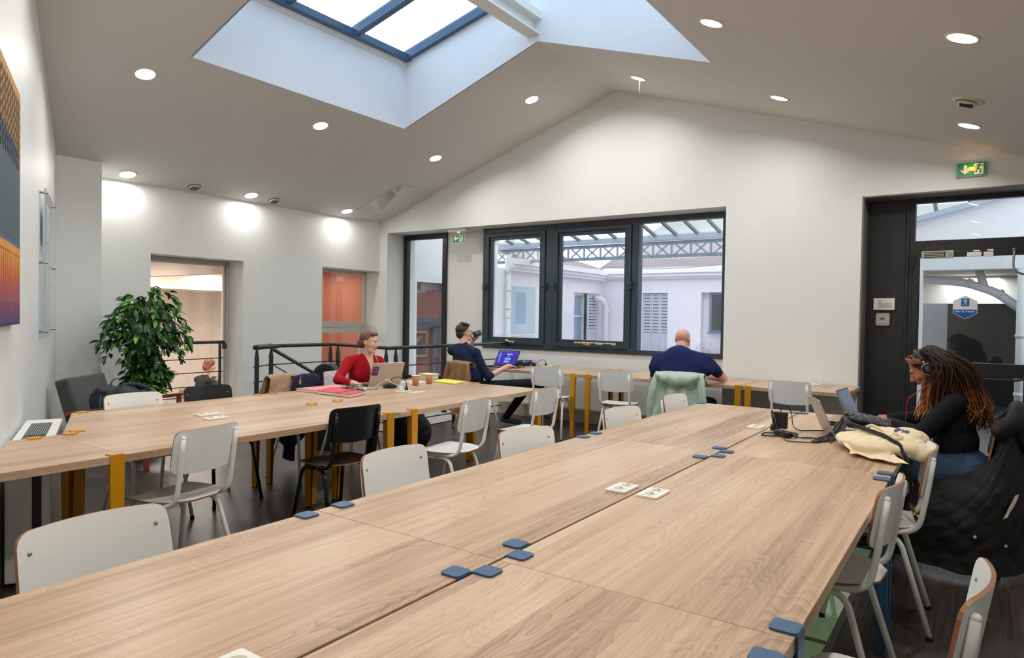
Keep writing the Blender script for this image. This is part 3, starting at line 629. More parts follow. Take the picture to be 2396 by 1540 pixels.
# bird netting between girder and rear eave
nb = MB()
def nz_(x, t): return 2.56*(1-t)+2.66*t-.07*math.sin(PI*t)+.03*math.sin(x*1.7+t*3)
NX, NY = 95, 26
for i in range(NX):
    x = -8.1+i*.062
    for j in range(NY):
        t0, t1 = j/NY, (j+1)/NY; y0, y1 = GY+t0*(BW-.3-GY), GY+t1*(BW-.3-GY); dx = .062*((j % 2)*2-1)*.5
        nb.add([(x-dx/2-.006, y0, nz_(x, t0)), (x-dx/2+.006, y0, nz_(x, t0)), (x+dx/2+.006, y1, nz_(x, t1)), (x+dx/2-.006, y1, nz_(x, t1))], [(0,1,2,3)])
        if i < NX-1: nb.add([(x, y0-.008, nz_(x, t0)), (x+.062, y0-.008, nz_(x+.062, t0)), (x+.062, y0+.008, nz_(x+.062, t0)), (x, y0+.008, nz_(x, t0))], [(0,1,2,3)])
tag(nb.build('bird_netting', mat('netting_grey', (96,90,92), .8)), 'sagging grey bird netting stretched behind the girder', 'net', kind='stuff')
# white down pipes
M_pipe = mat('white_pipe', (226,224,228), .45)
def pipe(label, pts, r, collars=()):
    t = thing('drain_pipe', label, 'pipe', pts[0])
    MB().tube(fillet(pts, r*2.2, 6), r, 14).build('pipe', M_pipe, t)
    for c in collars: MB().tube([c[0], c[1]], r*1.16, 14).build('collar', M_pipe, t)
    return t
pipe('white drain pipe with a curved top in the courtyard corner', [(-8.19, BW-.35, 1.93), (-8.0, BW-.3, 1.88), (-7.97, BW-.16, 1.70), (-7.96, BW-.14, GRD)], .075, [((-7.963, BW-.142, 1.62), (-7.962, BW-.141, 1.56))])
pipe('white drain pipe at the left edge of the leftmost light', [(-8.1, 11.46, 2.7), (-8.1, 11.46, GRD)], .055, [((-8.1,11.46,2.0),(-8.1,11.46,1.94)), ((-8.1,11.46,1.62),(-8.1,11.46,1.56)), ((-8.1,11.46,1.42),(-8.1,11.46,1.38))])
pipe('thin dark bent pipe above the white drain pipe', [(-7.98, 11.4, 2.60), (-8.0, 11.4, 2.42), (-8.1, 11.4, 2.30)], .014)
# frosted window on the left courtyard wall
f = MB(); f.box(-8.2, -8.17, 11.58, 12.64, 1.0, 2.10); fw = tag(f.build('window_5', M_plw), kind='structure')
MB().box(-8.169, -8.160, 11.63, 12.59, 1.045, 2.06).build('frosted_pane', mat('frosted_glass', (188,208,218), .15, coat=.5), fw)
MB().box(-8.1605, -8.158, 11.83, 12.2, 1.25, 1.93).build('blind', mat('frosted_glass_grey', (160,180,198), .2), fw)
struct(MB().box(-9.1, -9.0, 14.2, 15.9, -.3, 2.3).box(-9.0, -8.45, 14.2, 14.3, -.3, 2.3).box(-9.0, -8.45, 15.75, 15.85, -.3, 2.3).box(-9.0, -8.45, 14.2, 15.9, 2.05, 2.3), 'wall_casement_room', mat('dim_room', (120,124,130), .8))
# shuttered casement on the left wall
f = MB(); yframe(f, LW[0], LW[1]-.50, LW[2], LW[3], -8.42, -8.36, .06); f.box(-8.42, -8.36, LW[0]+.06, LW[1]-.56, 1.42, 1.46); cw = tag(f.build('window_6', M_plw), kind='structure')
MB().box(-8.40, -8.395, LW[0]+.06, LW[1]-.56, .06, 1.97).build('pane', mat('blue_grey_pane', (150,170,190), .08, coat=.6), cw)
M_shut = mat('faded_shutter_grey', (200,204,216), .6, noise_amt=.04, noise_scale=5)
def shutter(label, P, W_, H, n=14, top=.98):
    """P(a,b,c): a along width, b height, c outward"""
    t = thing('shutter', label, 'shutter', P(0,0,0)); m = MB()
    def bx(a0,a1,b0,b1,c0,c1,mb): 
        vs = [Vector(P(a,b,c)) for b in (b0,b1) for c in (c0,c1) for a in (a0,a1)]
        mb.add(vs, [(0,2,3,1), (4,5,7,6), (0,1,5,4), (2,6,7,3), (0,4,6,2), (1,3,7,5)])
    L0 = H*top-H*.42
    bx(0, W_, 0, L0, 0, .02, m); bx(0, W_*.16, L0, H, 0, .02, m); bx(W_*.84, W_, L0, H, 0, .02, m); bx(W_*.16, W_*.84, H*top, H, 0, .02, m); m.build('panel', M_shut, t)
    for i in range(n):
        z = L0+(H*top-L0)*(i+.2)/n; s_ = MB(); bx(W_*.16, W_*.84, z, z+(H*top-L0)/n*.62, 0, .018, s_); s_.build('louvre', M_shut, t)
    MB_ = MB(); bx(W_*.16, W_*.84, L0, H*top, -.012, -.006, MB_); MB_.build('backing', mat('shutter_shadow', (150,150,158), .8), t)
    return t
shutter('open grey louvred shutter beside the corner drain pipe', lambda a,b,c: (-8.27-c*.0+.0, 15.13+a, .0+b) if False else (-8.26+c, 15.14+a, .0+b), .54, 2.02, 11)
for i in range(3):
    shutter('folded grey louvred shutter on the rear wall, %s leaf' % ('left', 'middle', 'right')[i], (lambda i: lambda a,b,c: (SH[0]+.005+i*.225+a, BW+.09-c, -.2+b))(i), .22, 2.24, 12)
f = MB(); frame(f, -5.36, -4.93, 1.10, 2.06, BW+.12, BW+.18, .06); f.box(-5.38, -4.9, BW+.05, BW+.2, 1.07, 1.11); nw = tag(f.build('window_7', mat('blue_grey_frame', (120,132,160), .4)), kind='structure')
MB().box(-5.30, -4.99, BW+.14, BW+.15, 1.16, 2.0).build('pane', mat('dark_pane', (70,76,78), .1, noise_amt=.5, noise_scale=9), nw)
pipe('white pipe at the right edge beside the blue-grey window', [(-4.93, BW-.06, 1.9), (-4.93, BW-.06, GRD)], .06)
random.seed(5); wd = MB()
for i in range(16):
    x = random.uniform(-5.7, -4.9); a = random.uniform(-.12, .12); h = random.uniform(.1, .32)
    wd.tube([(x, BW-.3, .62), (x+a*.5, BW-.3, .62+h*.7), (x+a*1.6, BW-.3, .62+h)], [.004, .003, .001], 4)
tag(wd.build('grass_tuft', mat('dry_green', (120,126,92), .8)), 'sparse green weeds on a ledge below the small rear window', 'weeds', kind='stuff')
tag(MB().box(-6.2, -4.6, BW-.55, BW, .3, .62).build('planter_ledge', M_ext), kind='structure')
# dark framed door onto the orange room, left courtyard wall
f = MB(); yframe(f, LO[0], LO[1], LO[2], LO[3], -8.36, -8.28, .05); f.box(-8.36, -8.27, LO[0], LO[1], 1.86, 2.0); f.box(-8.36, -8.27, LO[0], LO[1], 1.19, 1.37); f.box(-8.36, -8.27, 9.33, 9.52, -.05, 1.2)
d3 = tag(f.build('door_3', mat('slate_door', (66,74,90), .4)), kind='structure')
g = MB(); g.box(-8.33, -8.325, LO[0]+.05, LO[1]-.05, 0, 1.9); g.build('pane', G_win, d3)
RXY = Matrix(((0,0,1), (1,0,0), (0,1,0)))    # text on an x = const plane, read from +x
text('LaPermanence', .118, (-8.262, 9.165, .60), RXY, mat('brown_lettering', (84,40,36), .5), 'lettering', d3, align='CENTER')
# office beyond the left wall
M_room = wall_mat('warm_office_wall', (238,230,220), rough=.7); M_or = wall_mat('terracotta_wall', (196,122,96), rough=.7)
rm = MB(); rm.box(-14.2, -14, 2.4, 8.4, -.9, 2.4); rm.box(-14, -8.5, 2.2, 2.4, -.9, 2.4); rm.box(-10.9, -10.7, 6.75, 8.4, -.9, 2.4)
rm.box(-10.7, -10.2, 6.72, 6.80, -.9, 2.4)
struct(rm, 'wall_office', M_room)
struct(MB().box(-12.2, -8.5, 8.40, 8.55, -.9, 2.4), 'wall_orange', M_or); struct(MB().box(-14, -12.2, 8.40, 8.55, -.9, 2.4), 'wall_office_end', M_room)
struct(MB().box(-14.2, -8.5, 2.2, 13.6, -1.0, -.8), 'floor_office', mat('grey_office_floor', (170,158,148), .5))
rc = MB(); rc.box(-14.2, -8.46, 2.2, 13.6, 2.22, 2.4); rc.box(-14, -8.5, 5.35, 5.5, 1.95, 2.22); rc.box(-14, -12.4, 2.4, 8.4, 1.83, 2.22)
struct(rc, 'ceiling_office', mat('pinkish_slat_ceiling', (232,214,202), .7))
sl = MB()
for i in range(56): y = 2.5+i*.105; sl.box(-12.4, -8.6, y, y+.055, 2.205, 2.22)
tag(sl.build('ceiling_slats', mat('pink_slat', (222,200,188), .6)), kind='structure')
struct(MB().box(-10.8, -10.6, 8.55, 13.6, -.8, 2.3), 'wall_orange_far', M_or)
struct(MB().box(-10.6, -8.45, 12.9, 13.1, -.8, 2.3), 'wall_patterned', mat('speckled_wall', (236,196,164), .7, noise_amt=.5, noise_scale=14))
struct(MB().box(-10.6, -10.5, 9.4, 11.6, 1.92, 2.2), 'trim_8', M_plw)
M_strip = mat('office_strip_light', (255,248,238), .4, emit=(255,246,235), emit_s=9)
for i, (x0, x1, y0, y1, lb) in enumerate(((-12.2, -9.4, 4.55, 4.67, 'long strip light in the next office, nearest the window top'), (-12.2, -9.9, 5.9, 6.0, 'long strip light in the next office, middle one'), (-12.3, -11.2, 7.3, 7.4, 'short strip light in the far right part of the next office'), (-10.2, -9.2, 7.75, 7.85, 'strip light in front of the orange wall'))):
    t = thing('strip_light', lb, 'light', ((x0+x1)/2, (y0+y1)/2, 2.2))
    MB().box(x0, x1, y0, y1, 2.185, 2.22).build('housing', M_plw, t); MB().box(x0+.02, x1-.02, y0+.015, y1-.015, 2.175, 2.185).build('diffuser', M_strip, t)
for x_, y_, L_, e_ in ((-10.8, 4.61, 2.7, 38), (-11.05, 6.0, 2.2, 60), (-11.75, 7.35, 1.0, 30), (-9.7, 7.8, .9, 8), (-9.6, 9.6, 1.2, 26)):
    a_ = bpy.data.lights.new('office_light', 'AREA'); a_.shape = 'RECTANGLE'; a_.size = L_; a_.size_y = .09; a_.energy = e_; a_.color = (1, .94, .87); o = bpy.data.objects.new('office_light', a_); COL.objects.link(o); o.location = (x_, y_, 2.165)
pt = thing('framed_picture', 'framed blue and tan picture on the orange wall beyond the glazed door', 'picture', (-10.58, 11.35, .42))
MB().box(-10.6, -10.57, 10.95, 11.74, .42, 1.08).build('frame', mat('picture_dark_frame', (58,50,56), .4), pt); MB().box(-10.569, -10.565, 10.98, 11.71, .45, 1.05).build('mount', mat('picture_mount', (232,222,196), .6), pt)
MB().box(-10.564, -10.56, 11.03, 11.66, .50, 1.0).build('print', mat('blue_print', (44,62,110), .6, noise_amt=.5, noise_scale=9), pt)
MB().prism([(11.1,.55), (11.2,.75), (11.35,.9), (11.55,.95), (11.42,.82), (11.3,.7), (11.2,.55)], 0, .002, M=Matrix(((0,0,1,-10.559), (1,0,0,0), (0,1,0,0), (0,0,0,1)))).build('figure_shape', mat('tan_print', (214,160,120), .6), pt)
# passage beyond the fire door
PY = 10.5
ps = MB(); ps.add([Vector(p) for p in ((-3.2, PY, 2.12), (3.5, PY, 2.12), (3.5, PY, 3.85), (-3.2, PY, 2.1501))]+[Vector(p) for p in ((-3.2, PY+.2, 2.12), (3.5, PY+.2, 2.12), (3.5, PY+.2, 3.85), (-3.2, PY+.2, 2.1501))], [(0,1,2,3), (7,6,5,4), (0,4,5,1), (1,5,6,2), (2,6,7,3), (3,7,4,0)])
ps.box(-0.72, -0.665, PY, PY+.2, GRD, 2.12); ps.box(.52, 3.5, PY, PY+.2, GRD, 2.12)
struct(ps, 'wall_passage', M_ext)
tag(MB().bar((-3.2, PY-.06, 2.18), (3.5, PY-.06, 3.86), .08, .07).build('canopy_gutter', mat('pale_blue_beam', (176,186,206), .5)), 'pale sloping gutter edge seen through the door transom', 'gutter')
struct(MB().box(-2.2, 3.2, 8.45, 16, -.12, -.02), 'floor_passage', mat('dark_passage_floor', (84,84,84), .6))
pz = MB(); pz.box(-2.2, 3.2, PY+.2, 15.5, 2.14, 2.3); pz.box(-2.2, 2.2, 12.3, 12.5, 1.72, 2.14); struct(pz, 'ceiling_passage', mat('passage_ceiling', (196,190,184), .8))
struct(MB().box(-0.52, 3.2, 14.6, 14.8, -.1, 2.14), 'wall_passage_end', mat('dark_passage_wall', (52,52,52), .35, coat=.3))
struct(MB().box(.72, .85, PY+.2, 14.6, -.1, 2.14), 'wall_passage_side', mat('grey_passage_wall', (120,114,106), .8))
p2 = pipe('thick white overhead drain pipe with a branch behind the fire door', [(-.75, 10.9, 2.03), (-.2, 10.9, 1.97), (.14, 10.9, 1.84), (.40, 10.9, 1.62)], .055, [((-.18, 10.9, 1.966), (-.12, 10.9, 1.948)), ((.16, 10.9, 1.83), (.2, 10.9, 1.80))])
MB().tube([(.02, 10.9, 1.88), (-.05, 11.0, 2.13)], .05, 12).build('branch', M_pipe, p2)
pipe('white stack pipe with moulded collars at the right of the fire door', [(.40, 10.3, 2.10), (.40, 10.3, -.01)], .06, [((.40,10.3,.78), (.40,10.3,.74)), ((.40,10.3,.58), (.40,10.3,.54)), ((.40,10.3,.2), (.40,10.3,.16)), ((.40,10.3,1.3), (.40,10.3,1.26))])
pa_ = bpy.data.lights.new('passage_fill', 'AREA'); pa_.size = .6; pa_.energy = 22; po_ = bpy.data.objects.new('passage_fill', pa_); COL.objects.link(po_); po_.location = (-.1, 12.0, 2.1)  # fill light added to brighten the passage, belongs to no fitting
# bright glazed facade seen at the end of the passage
ff = MB(); ff.box(-2.6, -.3, 17.0, 17.1, GRD, 3.0); fc = tag(ff.build('building_facade', mat('pale_facade', (196,204,222), .7)), 'pale shop facade with glazed grid at the end of the passage', 'building')
for x in np.arange(-2.5, -.3, .42):
    for z in np.arange(-.4, 1.9, .42):
        MB().box(x+.03, x+.39, 16.97, 17.0, z+.03, z+.39).build('pane', mat('facade_pane', (120,140,190), .1, coat=.5), fc)
gb = MB(); gb.box(-2.6, -.3, 16.93, 17.0, 1.9, 2.05); gb.build('green_fascia', mat('green_fascia', (110,160,140), .5), fc)
for x in (-1.85, -1.05): MB().box(x-.03, x+.03, 16.9, 16.97, -.6, 1.9).build('mullion', mat('facade_mullion', (120,128,140), .5), fc)
for x in (-1.5, -.75): MB().box(x-.015, x+.015, 16.9, 16.97, -.4, 1.8).build('timber_bar', mat('timber_bar', (196,150,110), .5), fc)
# ================================================================== TABLES
def leg_mesh(M_):
    """sheet steel clamp leg; table edge at y=0 (table towards +y), top plate on the board at z=.75"""
    m = MB()
    pts = rrect(-.031, .031, -.004, .058, .012, 3)
    pts = [p for p in pts]; m.prism(pts, .75, .756)
    m.prism([(-.031, .753), (.031, .753), (.031, .62), (.021, .0), (-.021, .0), (-.031, .62)][::-1], 0, .005, M=Matrix(((1,0,0,0), (0,0,1,-.006), (0,1,0,0), (0,0,0,1))))
    for s in (-1, 1):
        q = [Vector((s*.031, -.003, .700)), Vector((s*.020, .050, .700)), Vector((s*.012, .034, .004)), Vector((s*.021, -.003, .004))]
        o = Vector((-s*.004, 0, 0)); m.add(q+[v+o for v in q], [(0,1,2,3), (7,6,5,4), (0,4,5,1), (1,5,6,2), (2,6,7,3), (3,7,4,0)])
    m.box(-.028, .028, 0, .058, .700, .706)
    return m
def leg_set(mt, nm):
    a = leg_mesh(mt).mesh('leg'); a.materials.append(mt)
    b = MB().tube([(0, .03, .665), (0, .03, .712)], .004, 8).lathe([(.0005,.655), (.012,.655), (.012,.667), (.0005,.667)], 10, M=Matrix.Translation((0,.03,0))).mesh('clamp_screw'); b.materials.append(M_plb)
    c = MB().lathe([(.0005,0),(.022,0),(.022,.006),(.0005,.006)], 10, M=Matrix.Translation((0,.014,0))).mesh('foot'); c.materials.append(M_rub)
    return a, b, c
LEG_Y = leg_set(M_yel, 'y'); LEG_B = leg_set(M_blue, 'b')
def board(label, poly, legs, LS, rz=0, org=None, group=None):
    cx = sum(p[0] for p in poly)/len(poly); cy = sum(p[1] for p in poly)/len(poly)
    t = thing('oak_table', label, 'table', (cx, cy, 0), 0, group)
    o = MB().prism([(p[0]-cx, p[1]-cy) for p in poly], .713, .75).build('tabletop', M_oak, t, world=False, bevel=.0015, seg=1)
    for (x, y, a) in legs:   # a: direction (deg) pointing from edge INTO the table
        M = Matrix.Translation((x, y, 0)) @ Matrix.Rotation(math.radians(a-90), 4, 'Z')
        l = bpy.data.objects.new('leg', LS[0]); COL.objects.link(l); l.parent = t; l.matrix_local = wm(t).inverted() @ M
        for nm, me in (('clamp_screw', LS[1]), ('foot', LS[2])):
            s = bpy.data.objects.new(nm, me); COL.objects.link(s); s.parent = l
    return t
S0, S1, S2, S3 = 0, 1.5, 3.40, 5.32; G = .004
xa, xb, xc, xd = -1.85, -1.085, -1.075, -.31
wyo = lambda x: wy(x)+.03
board('near left oak tabletop with blue legs, running out of the picture at bottom left', [(xa, wyo(xa)), (xb, wyo(xb)), (xb, S1-.001), (xa, S1-.001)], [(xa, 1.44, 0), (xb, 1.355, 180), (xa, .55, 0), (xb, .2, 180)], LEG_B)
board('near right oak tabletop with blue legs, at the bottom edge of the picture', [(xc, wyo(xc)), (xd, wyo(xd)), (xd, S1-.001), (xc, S1-.001)], [(xc, 1.41, 0), (xd, 1.385, 180), (xc, .2, 0), (xd, 0.0, 180)], LEG_B)
board('middle left oak tabletop with blue legs, between the two cross joints', [(xa, S1+.001), (xb, S1+.001), (xb, S2-.001), (xa, S2-.001)], [(xa, 1.595, 0), (xb, 1.63, 180), (xa, 3.33, 0), (xb, 3.215, 180)], LEG_B)
board('middle right oak tabletop with blue legs, large grain figure, before the tote bag', [(xc, S1+.001), (xd, S1+.001), (xd, S2-.001), (xc, S2-.001)], [(xc, 1.56, 0), (xd, 1.55, 180), (xc, 3.295, 0), (xd, 3.265, 180)], LEG_B)
board('far left oak tabletop with blue legs, end nearest the window wall', [(xa, S2+.001), (xb, S2+.001), (xb, S3), (xa, S3)], [(xa, 3.48, 0), (xb, 3.50, 180), (xa, 5.27, 0), (xb, 5.20, 180)], LEG_B)
board('far right oak tabletop with blue legs, under the two laptops and bags', [(xc, S2+.001), (xd, S2+.001), (xd, S3), (xc, S3)], [(xc, 3.43, 0), (xd, 3.40, 180), (xc, 5.21, 0), (xd, 5.25, 180)], LEG_B)
# table row at left
N0, N1, F1 = -3.265, -4.035, -4.045; F2 = -4.82
board('oak tabletop with mustard legs, cut short at the left edge of the picture', [(N1, wy(N1)+.04), (N0, wy(N0)+.04), (N0, 1.53), (N1, 1.53)], [(N0, 1.505, 180), (N1, 1.44, 0)], LEG_Y)
board('near oak tabletop with mustard legs, behind the white and the black chair', [(N1, 1.532), (N0, 1.532), (N0, 3.35), (N1, 3.35)], [(N1, 1.605, 0), (N1, 3.195, 0), (N0, 3.26, 180)], LEG_Y)
board('oak tabletop with mustard legs and a slanted end beside the heater', [(F2, 1.94), (F1, 1.585), (F1, 3.35), (F2, 3.35)], [(F1, 1.665, 180), (F2, 1.99, 0), (F1, 3.25, 180), (F2, 3.285, 0)], LEG_Y)
ang = math.radians(2.2); ca, sa = math.cos(ang), math.sin(ang)
def rot(x, y, ox=-4.04, oy=3.36): x -= ox; y -= oy; return (ox+x*ca-y*sa, oy+x*sa+y*ca)
R_ = lambda *p: [rot(*q) for q in p]
lg = lambda x, y, a: (*rot(x, y), a+2.2)
board('far oak tabletop with mustard legs, corner pointing at the white chair by the window wall', R_((N1, 3.353), (N0, 3.353-.0295), (N0, 5.27), (N1, 5.27)), [lg(N0, 3.47, 180), lg(N1, 3.44, 0), lg(N0, 5.21, 180), lg(N1, 5.16, 0)], LEG_Y)
board('oak tabletop with mustard legs in front of the woman in red', R_((F2, 3.353+.03), (F1, 3.355), (F1, 5.36), (F2, 5.36)), [lg(F2, 3.45, 0), lg(F1, 3.50, 180), lg(F1, 5.27, 180), lg(F2, 5.2, 0)], LEG_Y)
# counter along the window wall
cf = lambda x: 6.93
def cboard(lb, x0, x1, legs): board(lb, [(x0, cf(x0)), (x1, cf(x1)), (x1, cf(x1)+.80 if x1 > -2.4 else 7.94), (x0, cf(x0)+.80 if x1 > -1.2 else 7.94)], legs, LEG_Y)
cboard('oak wall counter with mustard legs, left length under the window', -5.50, -3.852, [(-3.95, cf(-3.95), 90), (-3.95, 7.94, -90), (-4.75, 7.94, -90), (-5.2, cf(-5.2), 90)])
board('oak wall counter with mustard legs, middle length where the bald man sits', [(-3.848, cf(-3.848)), (-1.972, cf(-1.972)), (-1.972, 7.785), (-2.47, 7.785), (-2.47, 7.94), (-3.848, 7.94)], [(-3.752, cf(-3.752), 90), (-2.022, cf(-2.022), 90), (-3.80, 7.94, -90)], LEG_Y)
board('oak wall counter with mustard legs, short right length by the door', [(-1.968, cf(-1.968)), (-1.02, cf(-1.02)), (-1.02, 7.785), (-1.968, 7.785)], [(-1.922, cf(-1.922), 90), (-1.02, 7.22, 180)], LEG_Y)

# ================================================================== CHAIRS
def make_chair(name, label, mS, mF, cat='chair', edge=None):
    edge = edge or M_ply
    t = thing(name, label, cat)
    # seat: front (+y), gently dished
    def Ps(u, v):
        y = -.19+.38*v; w_ = .185+.012*math.sin(PI*v)
        e = max(0, (v-.86)/.14); w_ *= math.sqrt(max(.25, 1-.45*e*e)); e2 = max(0, (.48-v)/.48); w_ *= math.sqrt(max(.05, 1-.86*e2**2.4))
        x = (u*2-1)*w_; z = .483-.010*(1-(2*u-1)**2)*math.sin(PI*min(1, v*1.1))-.018*max(0, (v-.8)/.2)**2+.004*max(0, .25-v)
        return (x, y, z)
    MB().plate(Ps, 12, 12, .009, 0, 1).build('seat', [mS, edge], t, world=False, weld=False)
    # curved back
    HW, z0, z1 = .196, .632, .842
    def Pb(u, v):
        a = (u*2-1); x = a*HW
        r = .035; d = HW-abs(x); k = r-math.sqrt(max(0, r*r-(r-d)**2)) if d < r else 0
        zb, zt = z0+k+.012*(1-a*a)*-1, z1-k+.004*(1-a*a)
        z = zb+(zt-zb)*v; s = (z-z0)/(z1-z0)
        y = -.192-.034*s-.040*(1-a*a)+.030
        return (x*(1-.0*s), y, z)
    us = 16
    def Pb2(u, v):   # denser columns near the corners
        uu = .5-.5*math.cos(PI*u); return Pb(uu, v)
    bk = MB().plate(lambda u, v: Pb2(1-u, v), us, 4, .010, 0, 1).build('backrest', [mS, edge], t, world=False)
    sc = MB()
    for x in (-.165, .165):
        for z in (.675, .785):
            s = (z-z0)/(z1-z0); a = x/HW; y = -.192-.034*s-.040*(1-a*a)+.030
            sc.lathe([(.0005,.004), (.005,.003), (.007,0), (.0005,-.001)], 10, M=Matrix.Translation((x, y, z)) @ Matrix.Rotation(-PI/2, 4, 'X'))
    sc.build('screws', M_steel, bk, world=False)
    s2 = MB()
    for x in (-.14, .14):
        for y in (-.08, .1): s2.lathe([(.0005,.0015), (.005,.001), (.006,0)], 8, M=Matrix.Translation((x, y, .476)))
    s2.build('seat_screws', M_steel, t, world=False)
    for s in (-1, 1):
        x = s*.165
        p = fillet([(x, -.222, .806), (x, -.205, .67), (x, -.170, .463), (x*1.0, .08, .455)], .075, 7)
        rr = [.0125]*len(p); rr[0] = .0115
        m = MB().tube(p, rr, 10); m.ell((x, -.222, .806), (.012, .012, .012), n=6); m.build('back_tube', mF, t, world=False)
        # side legs : inverted U
        a = fillet([(s*.150, .03, .438), (s*.158, .135, .438), (s*.192, .215, .012)], .06, 6)
        MB().tube(a, .0125, 10).build('leg', mF, t, world=False)
        b = fillet([(s*.150, .03, .438), (s*.160, -.095, .438), (s*.195, -.225, .012)], .06, 6)
        MB().tube(b, .0125, 10).build('leg', mF, t, world=False)
        for y in (.2153, -.2253): MB().lathe([(.0005,0), (.014,0), (.014,.02), (.0005,.02)], 10, M=Matrix.Translation((s*(.193 if y > 0 else .196), y, 0))).build('foot_cap', M_rub, t, world=False)
    MB().tube([(-.15, .09, .438), (.15, .09, .438)], .009, 8).build('cross_bar', mF, t, world=False)
    return t
chW = make_chair('school_chair', 'x', M_whl, M_whm)
chB = make_chair('school_chair', 'x', M_blk, M_blm)
index_kids(); used = {}
def chair(proto, bx, by, deg, label, group=None, back=-.226):
    """bx,by = top middle of the backrest; deg = facing direction"""
    a = math.radians(deg-90); ox, oy = bx-(-math.sin(a))*back, by-math.cos(a)*back
    if proto.name not in used:
        used[proto.name] = 1; proto.location = (ox, oy, 0); proto.rotation_euler = (0, 0, a); WM[proto.name] = Matrix.Translation((ox, oy, 0)) @ Matrix.Rotation(a, 4, 'Z'); proto['label'] = label; r = proto
        if group: proto['group'] = group
    else: r = dup(proto, (ox, oy, 0), a, label, group)
    return r
g1 = 'chairs along the mustard-legged tables'; g2 = 'chairs along the blue-legged tables'; g3 = 'chairs at the wall counter'
chair(chW, -3.177, 1.917, 192-0, 'white school chair with its back to the camera, left of the black chair', g1)
chair(chB, -3.192, 2.911, 176, 'glossy black school chair seen from behind, between two white chairs', g1)
chair(chW, -2.859, 3.707, 188, 'white school chair from behind, bright seat, in front of the brown hanging coat', g1)
chair(chW, -2.902, 4.689, 179, 'white school chair at the far table corner beside the mustard corner leg', g1)
chair(chW, -4.853, 2.331, 0, 'white school chair across the left table in front of the backpack', g1)
chair(chB, -4.937, 2.930, 0, 'black school chair across the left table below the window rail', g1)
chair(chW, -4.989, 3.716, 0, 'white school chair across the table covered by beige and navy coats', g1)
chair(chW, -5.335, 4.568, 0, 'white school chair on which the woman in red sits', g1)
chair(chW, -5.242, 6.421, 62, 'chair hung with a tan brown coat on which the young man sits', g3)
chair(chW, -4.104, 6.580, 90+12, 'white school chair at the counter, next to the young man', g3)
chair(chW, -3.246, 6.589, 90+8, 'white school chair at the counter, left of the bald man', g3)
chair(chW, -2.471, 6.486, 93, 'chair draped with a pale green jacket on which the bald man sits', g3)
chair(chW, -1.498, 6.767, 86, 'white school chair at the counter, right of the bald man', g3)
chair(chW, -2.047, 0.878, 1, 'white school chair nearest the camera at lower left, front of the backrest showing', g2)
chair(chW, -2.078, 2.078, 1, 'white school chair tucked in left of the blue table row, second from the camera', g2)
chair(chW, -1.938, 2.892, -12, 'cream school chair tucked in left of the blue table row, middle one', g2)
chair(chW, -1.919, 3.978, -10, 'cream school chair tucked in left of the blue table row, second from the window wall', g2)
chair(chW, -1.928, 4.905, -4, 'cream school chair tucked in left of the blue table row, beside the pale green jacket', g2)
chair(chW, -0.240, 2.83, 176, 'white school chair at the right edge of the blue table row, before the blue leg', g2)
chair(chW, -0.172, 3.73, 184, 'white school chair beside the seated woman with headphones', g2)
chair(chW, 0.020, 1.875, 176, 'white school chair at the lower right corner of the picture', g2)
chair(chB, 0.105, 4.85, 180, 'chair hidden under a black quilted coat on which the woman with headphones sits', g2)
# ================================================================== BALUSTRADE ROUND THE STAIRS
bl = thing('balustrade', 'charcoal metal balustrade round the stair opening behind the woman in red', 'railing', (-6.3, 5.8, 0))
A_, B_, K1, K2, K3 = (-6.76, 4.60), (-6.93, 4.93), (-6.90, 5.86), (-5.755, 5.70), (-5.745, 8.13)
zt = 1.02; P3 = lambda p, z: (p[0], p[1], z)
MB().tube([P3(A_, zt), P3(B_, zt)], .030, 10).tube([P3(B_, zt), P3(K1, zt), P3(K2, zt), P3(K3, zt)], .022, 12).tube([P3((A_[0]+.05, A_[1]-.02), zt), P3((B_[0]+.07, B_[1]+.05), zt)], .024, 10).ell(P3(A_, zt), (.03,.03,.03), n=6).build('handrail', M_rail, bl)
def lerp(a, b, t): return (a[0]+(b[0]-a[0])*t, a[1]+(b[1]-a[1])*t)
posts = [lerp(A_, B_, .1), lerp(B_, K1, .0), lerp(B_, K1, .93), lerp(K1, K2, .07), lerp(K1, K2, .96), lerp(K2, K3, .05), lerp(K2, K3, .5)]
for p in posts:
    m = MB(); M = Matrix.Translation((p[0], p[1], 0))
    a = [(-.019,-.019), (.019,-.019), (.019,.019), (-.019,.019)]
    vs = [Vector((x*k+p[0], y*k+p[1], z)) for z, k in ((0, 1), (.90, 1), (1.0, .45)) for x, y in a]
    m.add(vs, [(3,2,1,0)]+[(i*4+j, i*4+(j+1) % 4, (i+1)*4+(j+1) % 4, (i+1)*4+j) for i in range(2) for j in range(4)]+[(8,9,10,11)])
    m.build('post', M_rail, bl, bevel=.002, seg=1)
for z in (.80, .62, .45, .28, .12):
    for p, q in ((A_, B_), (B_, K1), (K1, K2), (K2, K3)):
        d = Vector((q[0]-p[0], q[1]-p[1], 0)).normalized()*.03
        MB().tube([Vector(P3(p, z))-(d if p == A_ else d*0), Vector(P3(q, z))], .0075, 8).build('rail', M_rail, bl)
MB().tube([(-6.93, 4.95, .985), (-6.93, 6.9, -.05)], .022, 10).build('stair_handrail', M_rail, bl)
MB().tube([(-6.93, 4.95, .80), (-6.93, 6.7, -.18)], .0075, 8).build('stair_rail', M_rail, bl)
MB().box(-5.765, -5.73, 8.10, 8.125, .97, 1.03).build('wall_bracket', M_rail, bl)

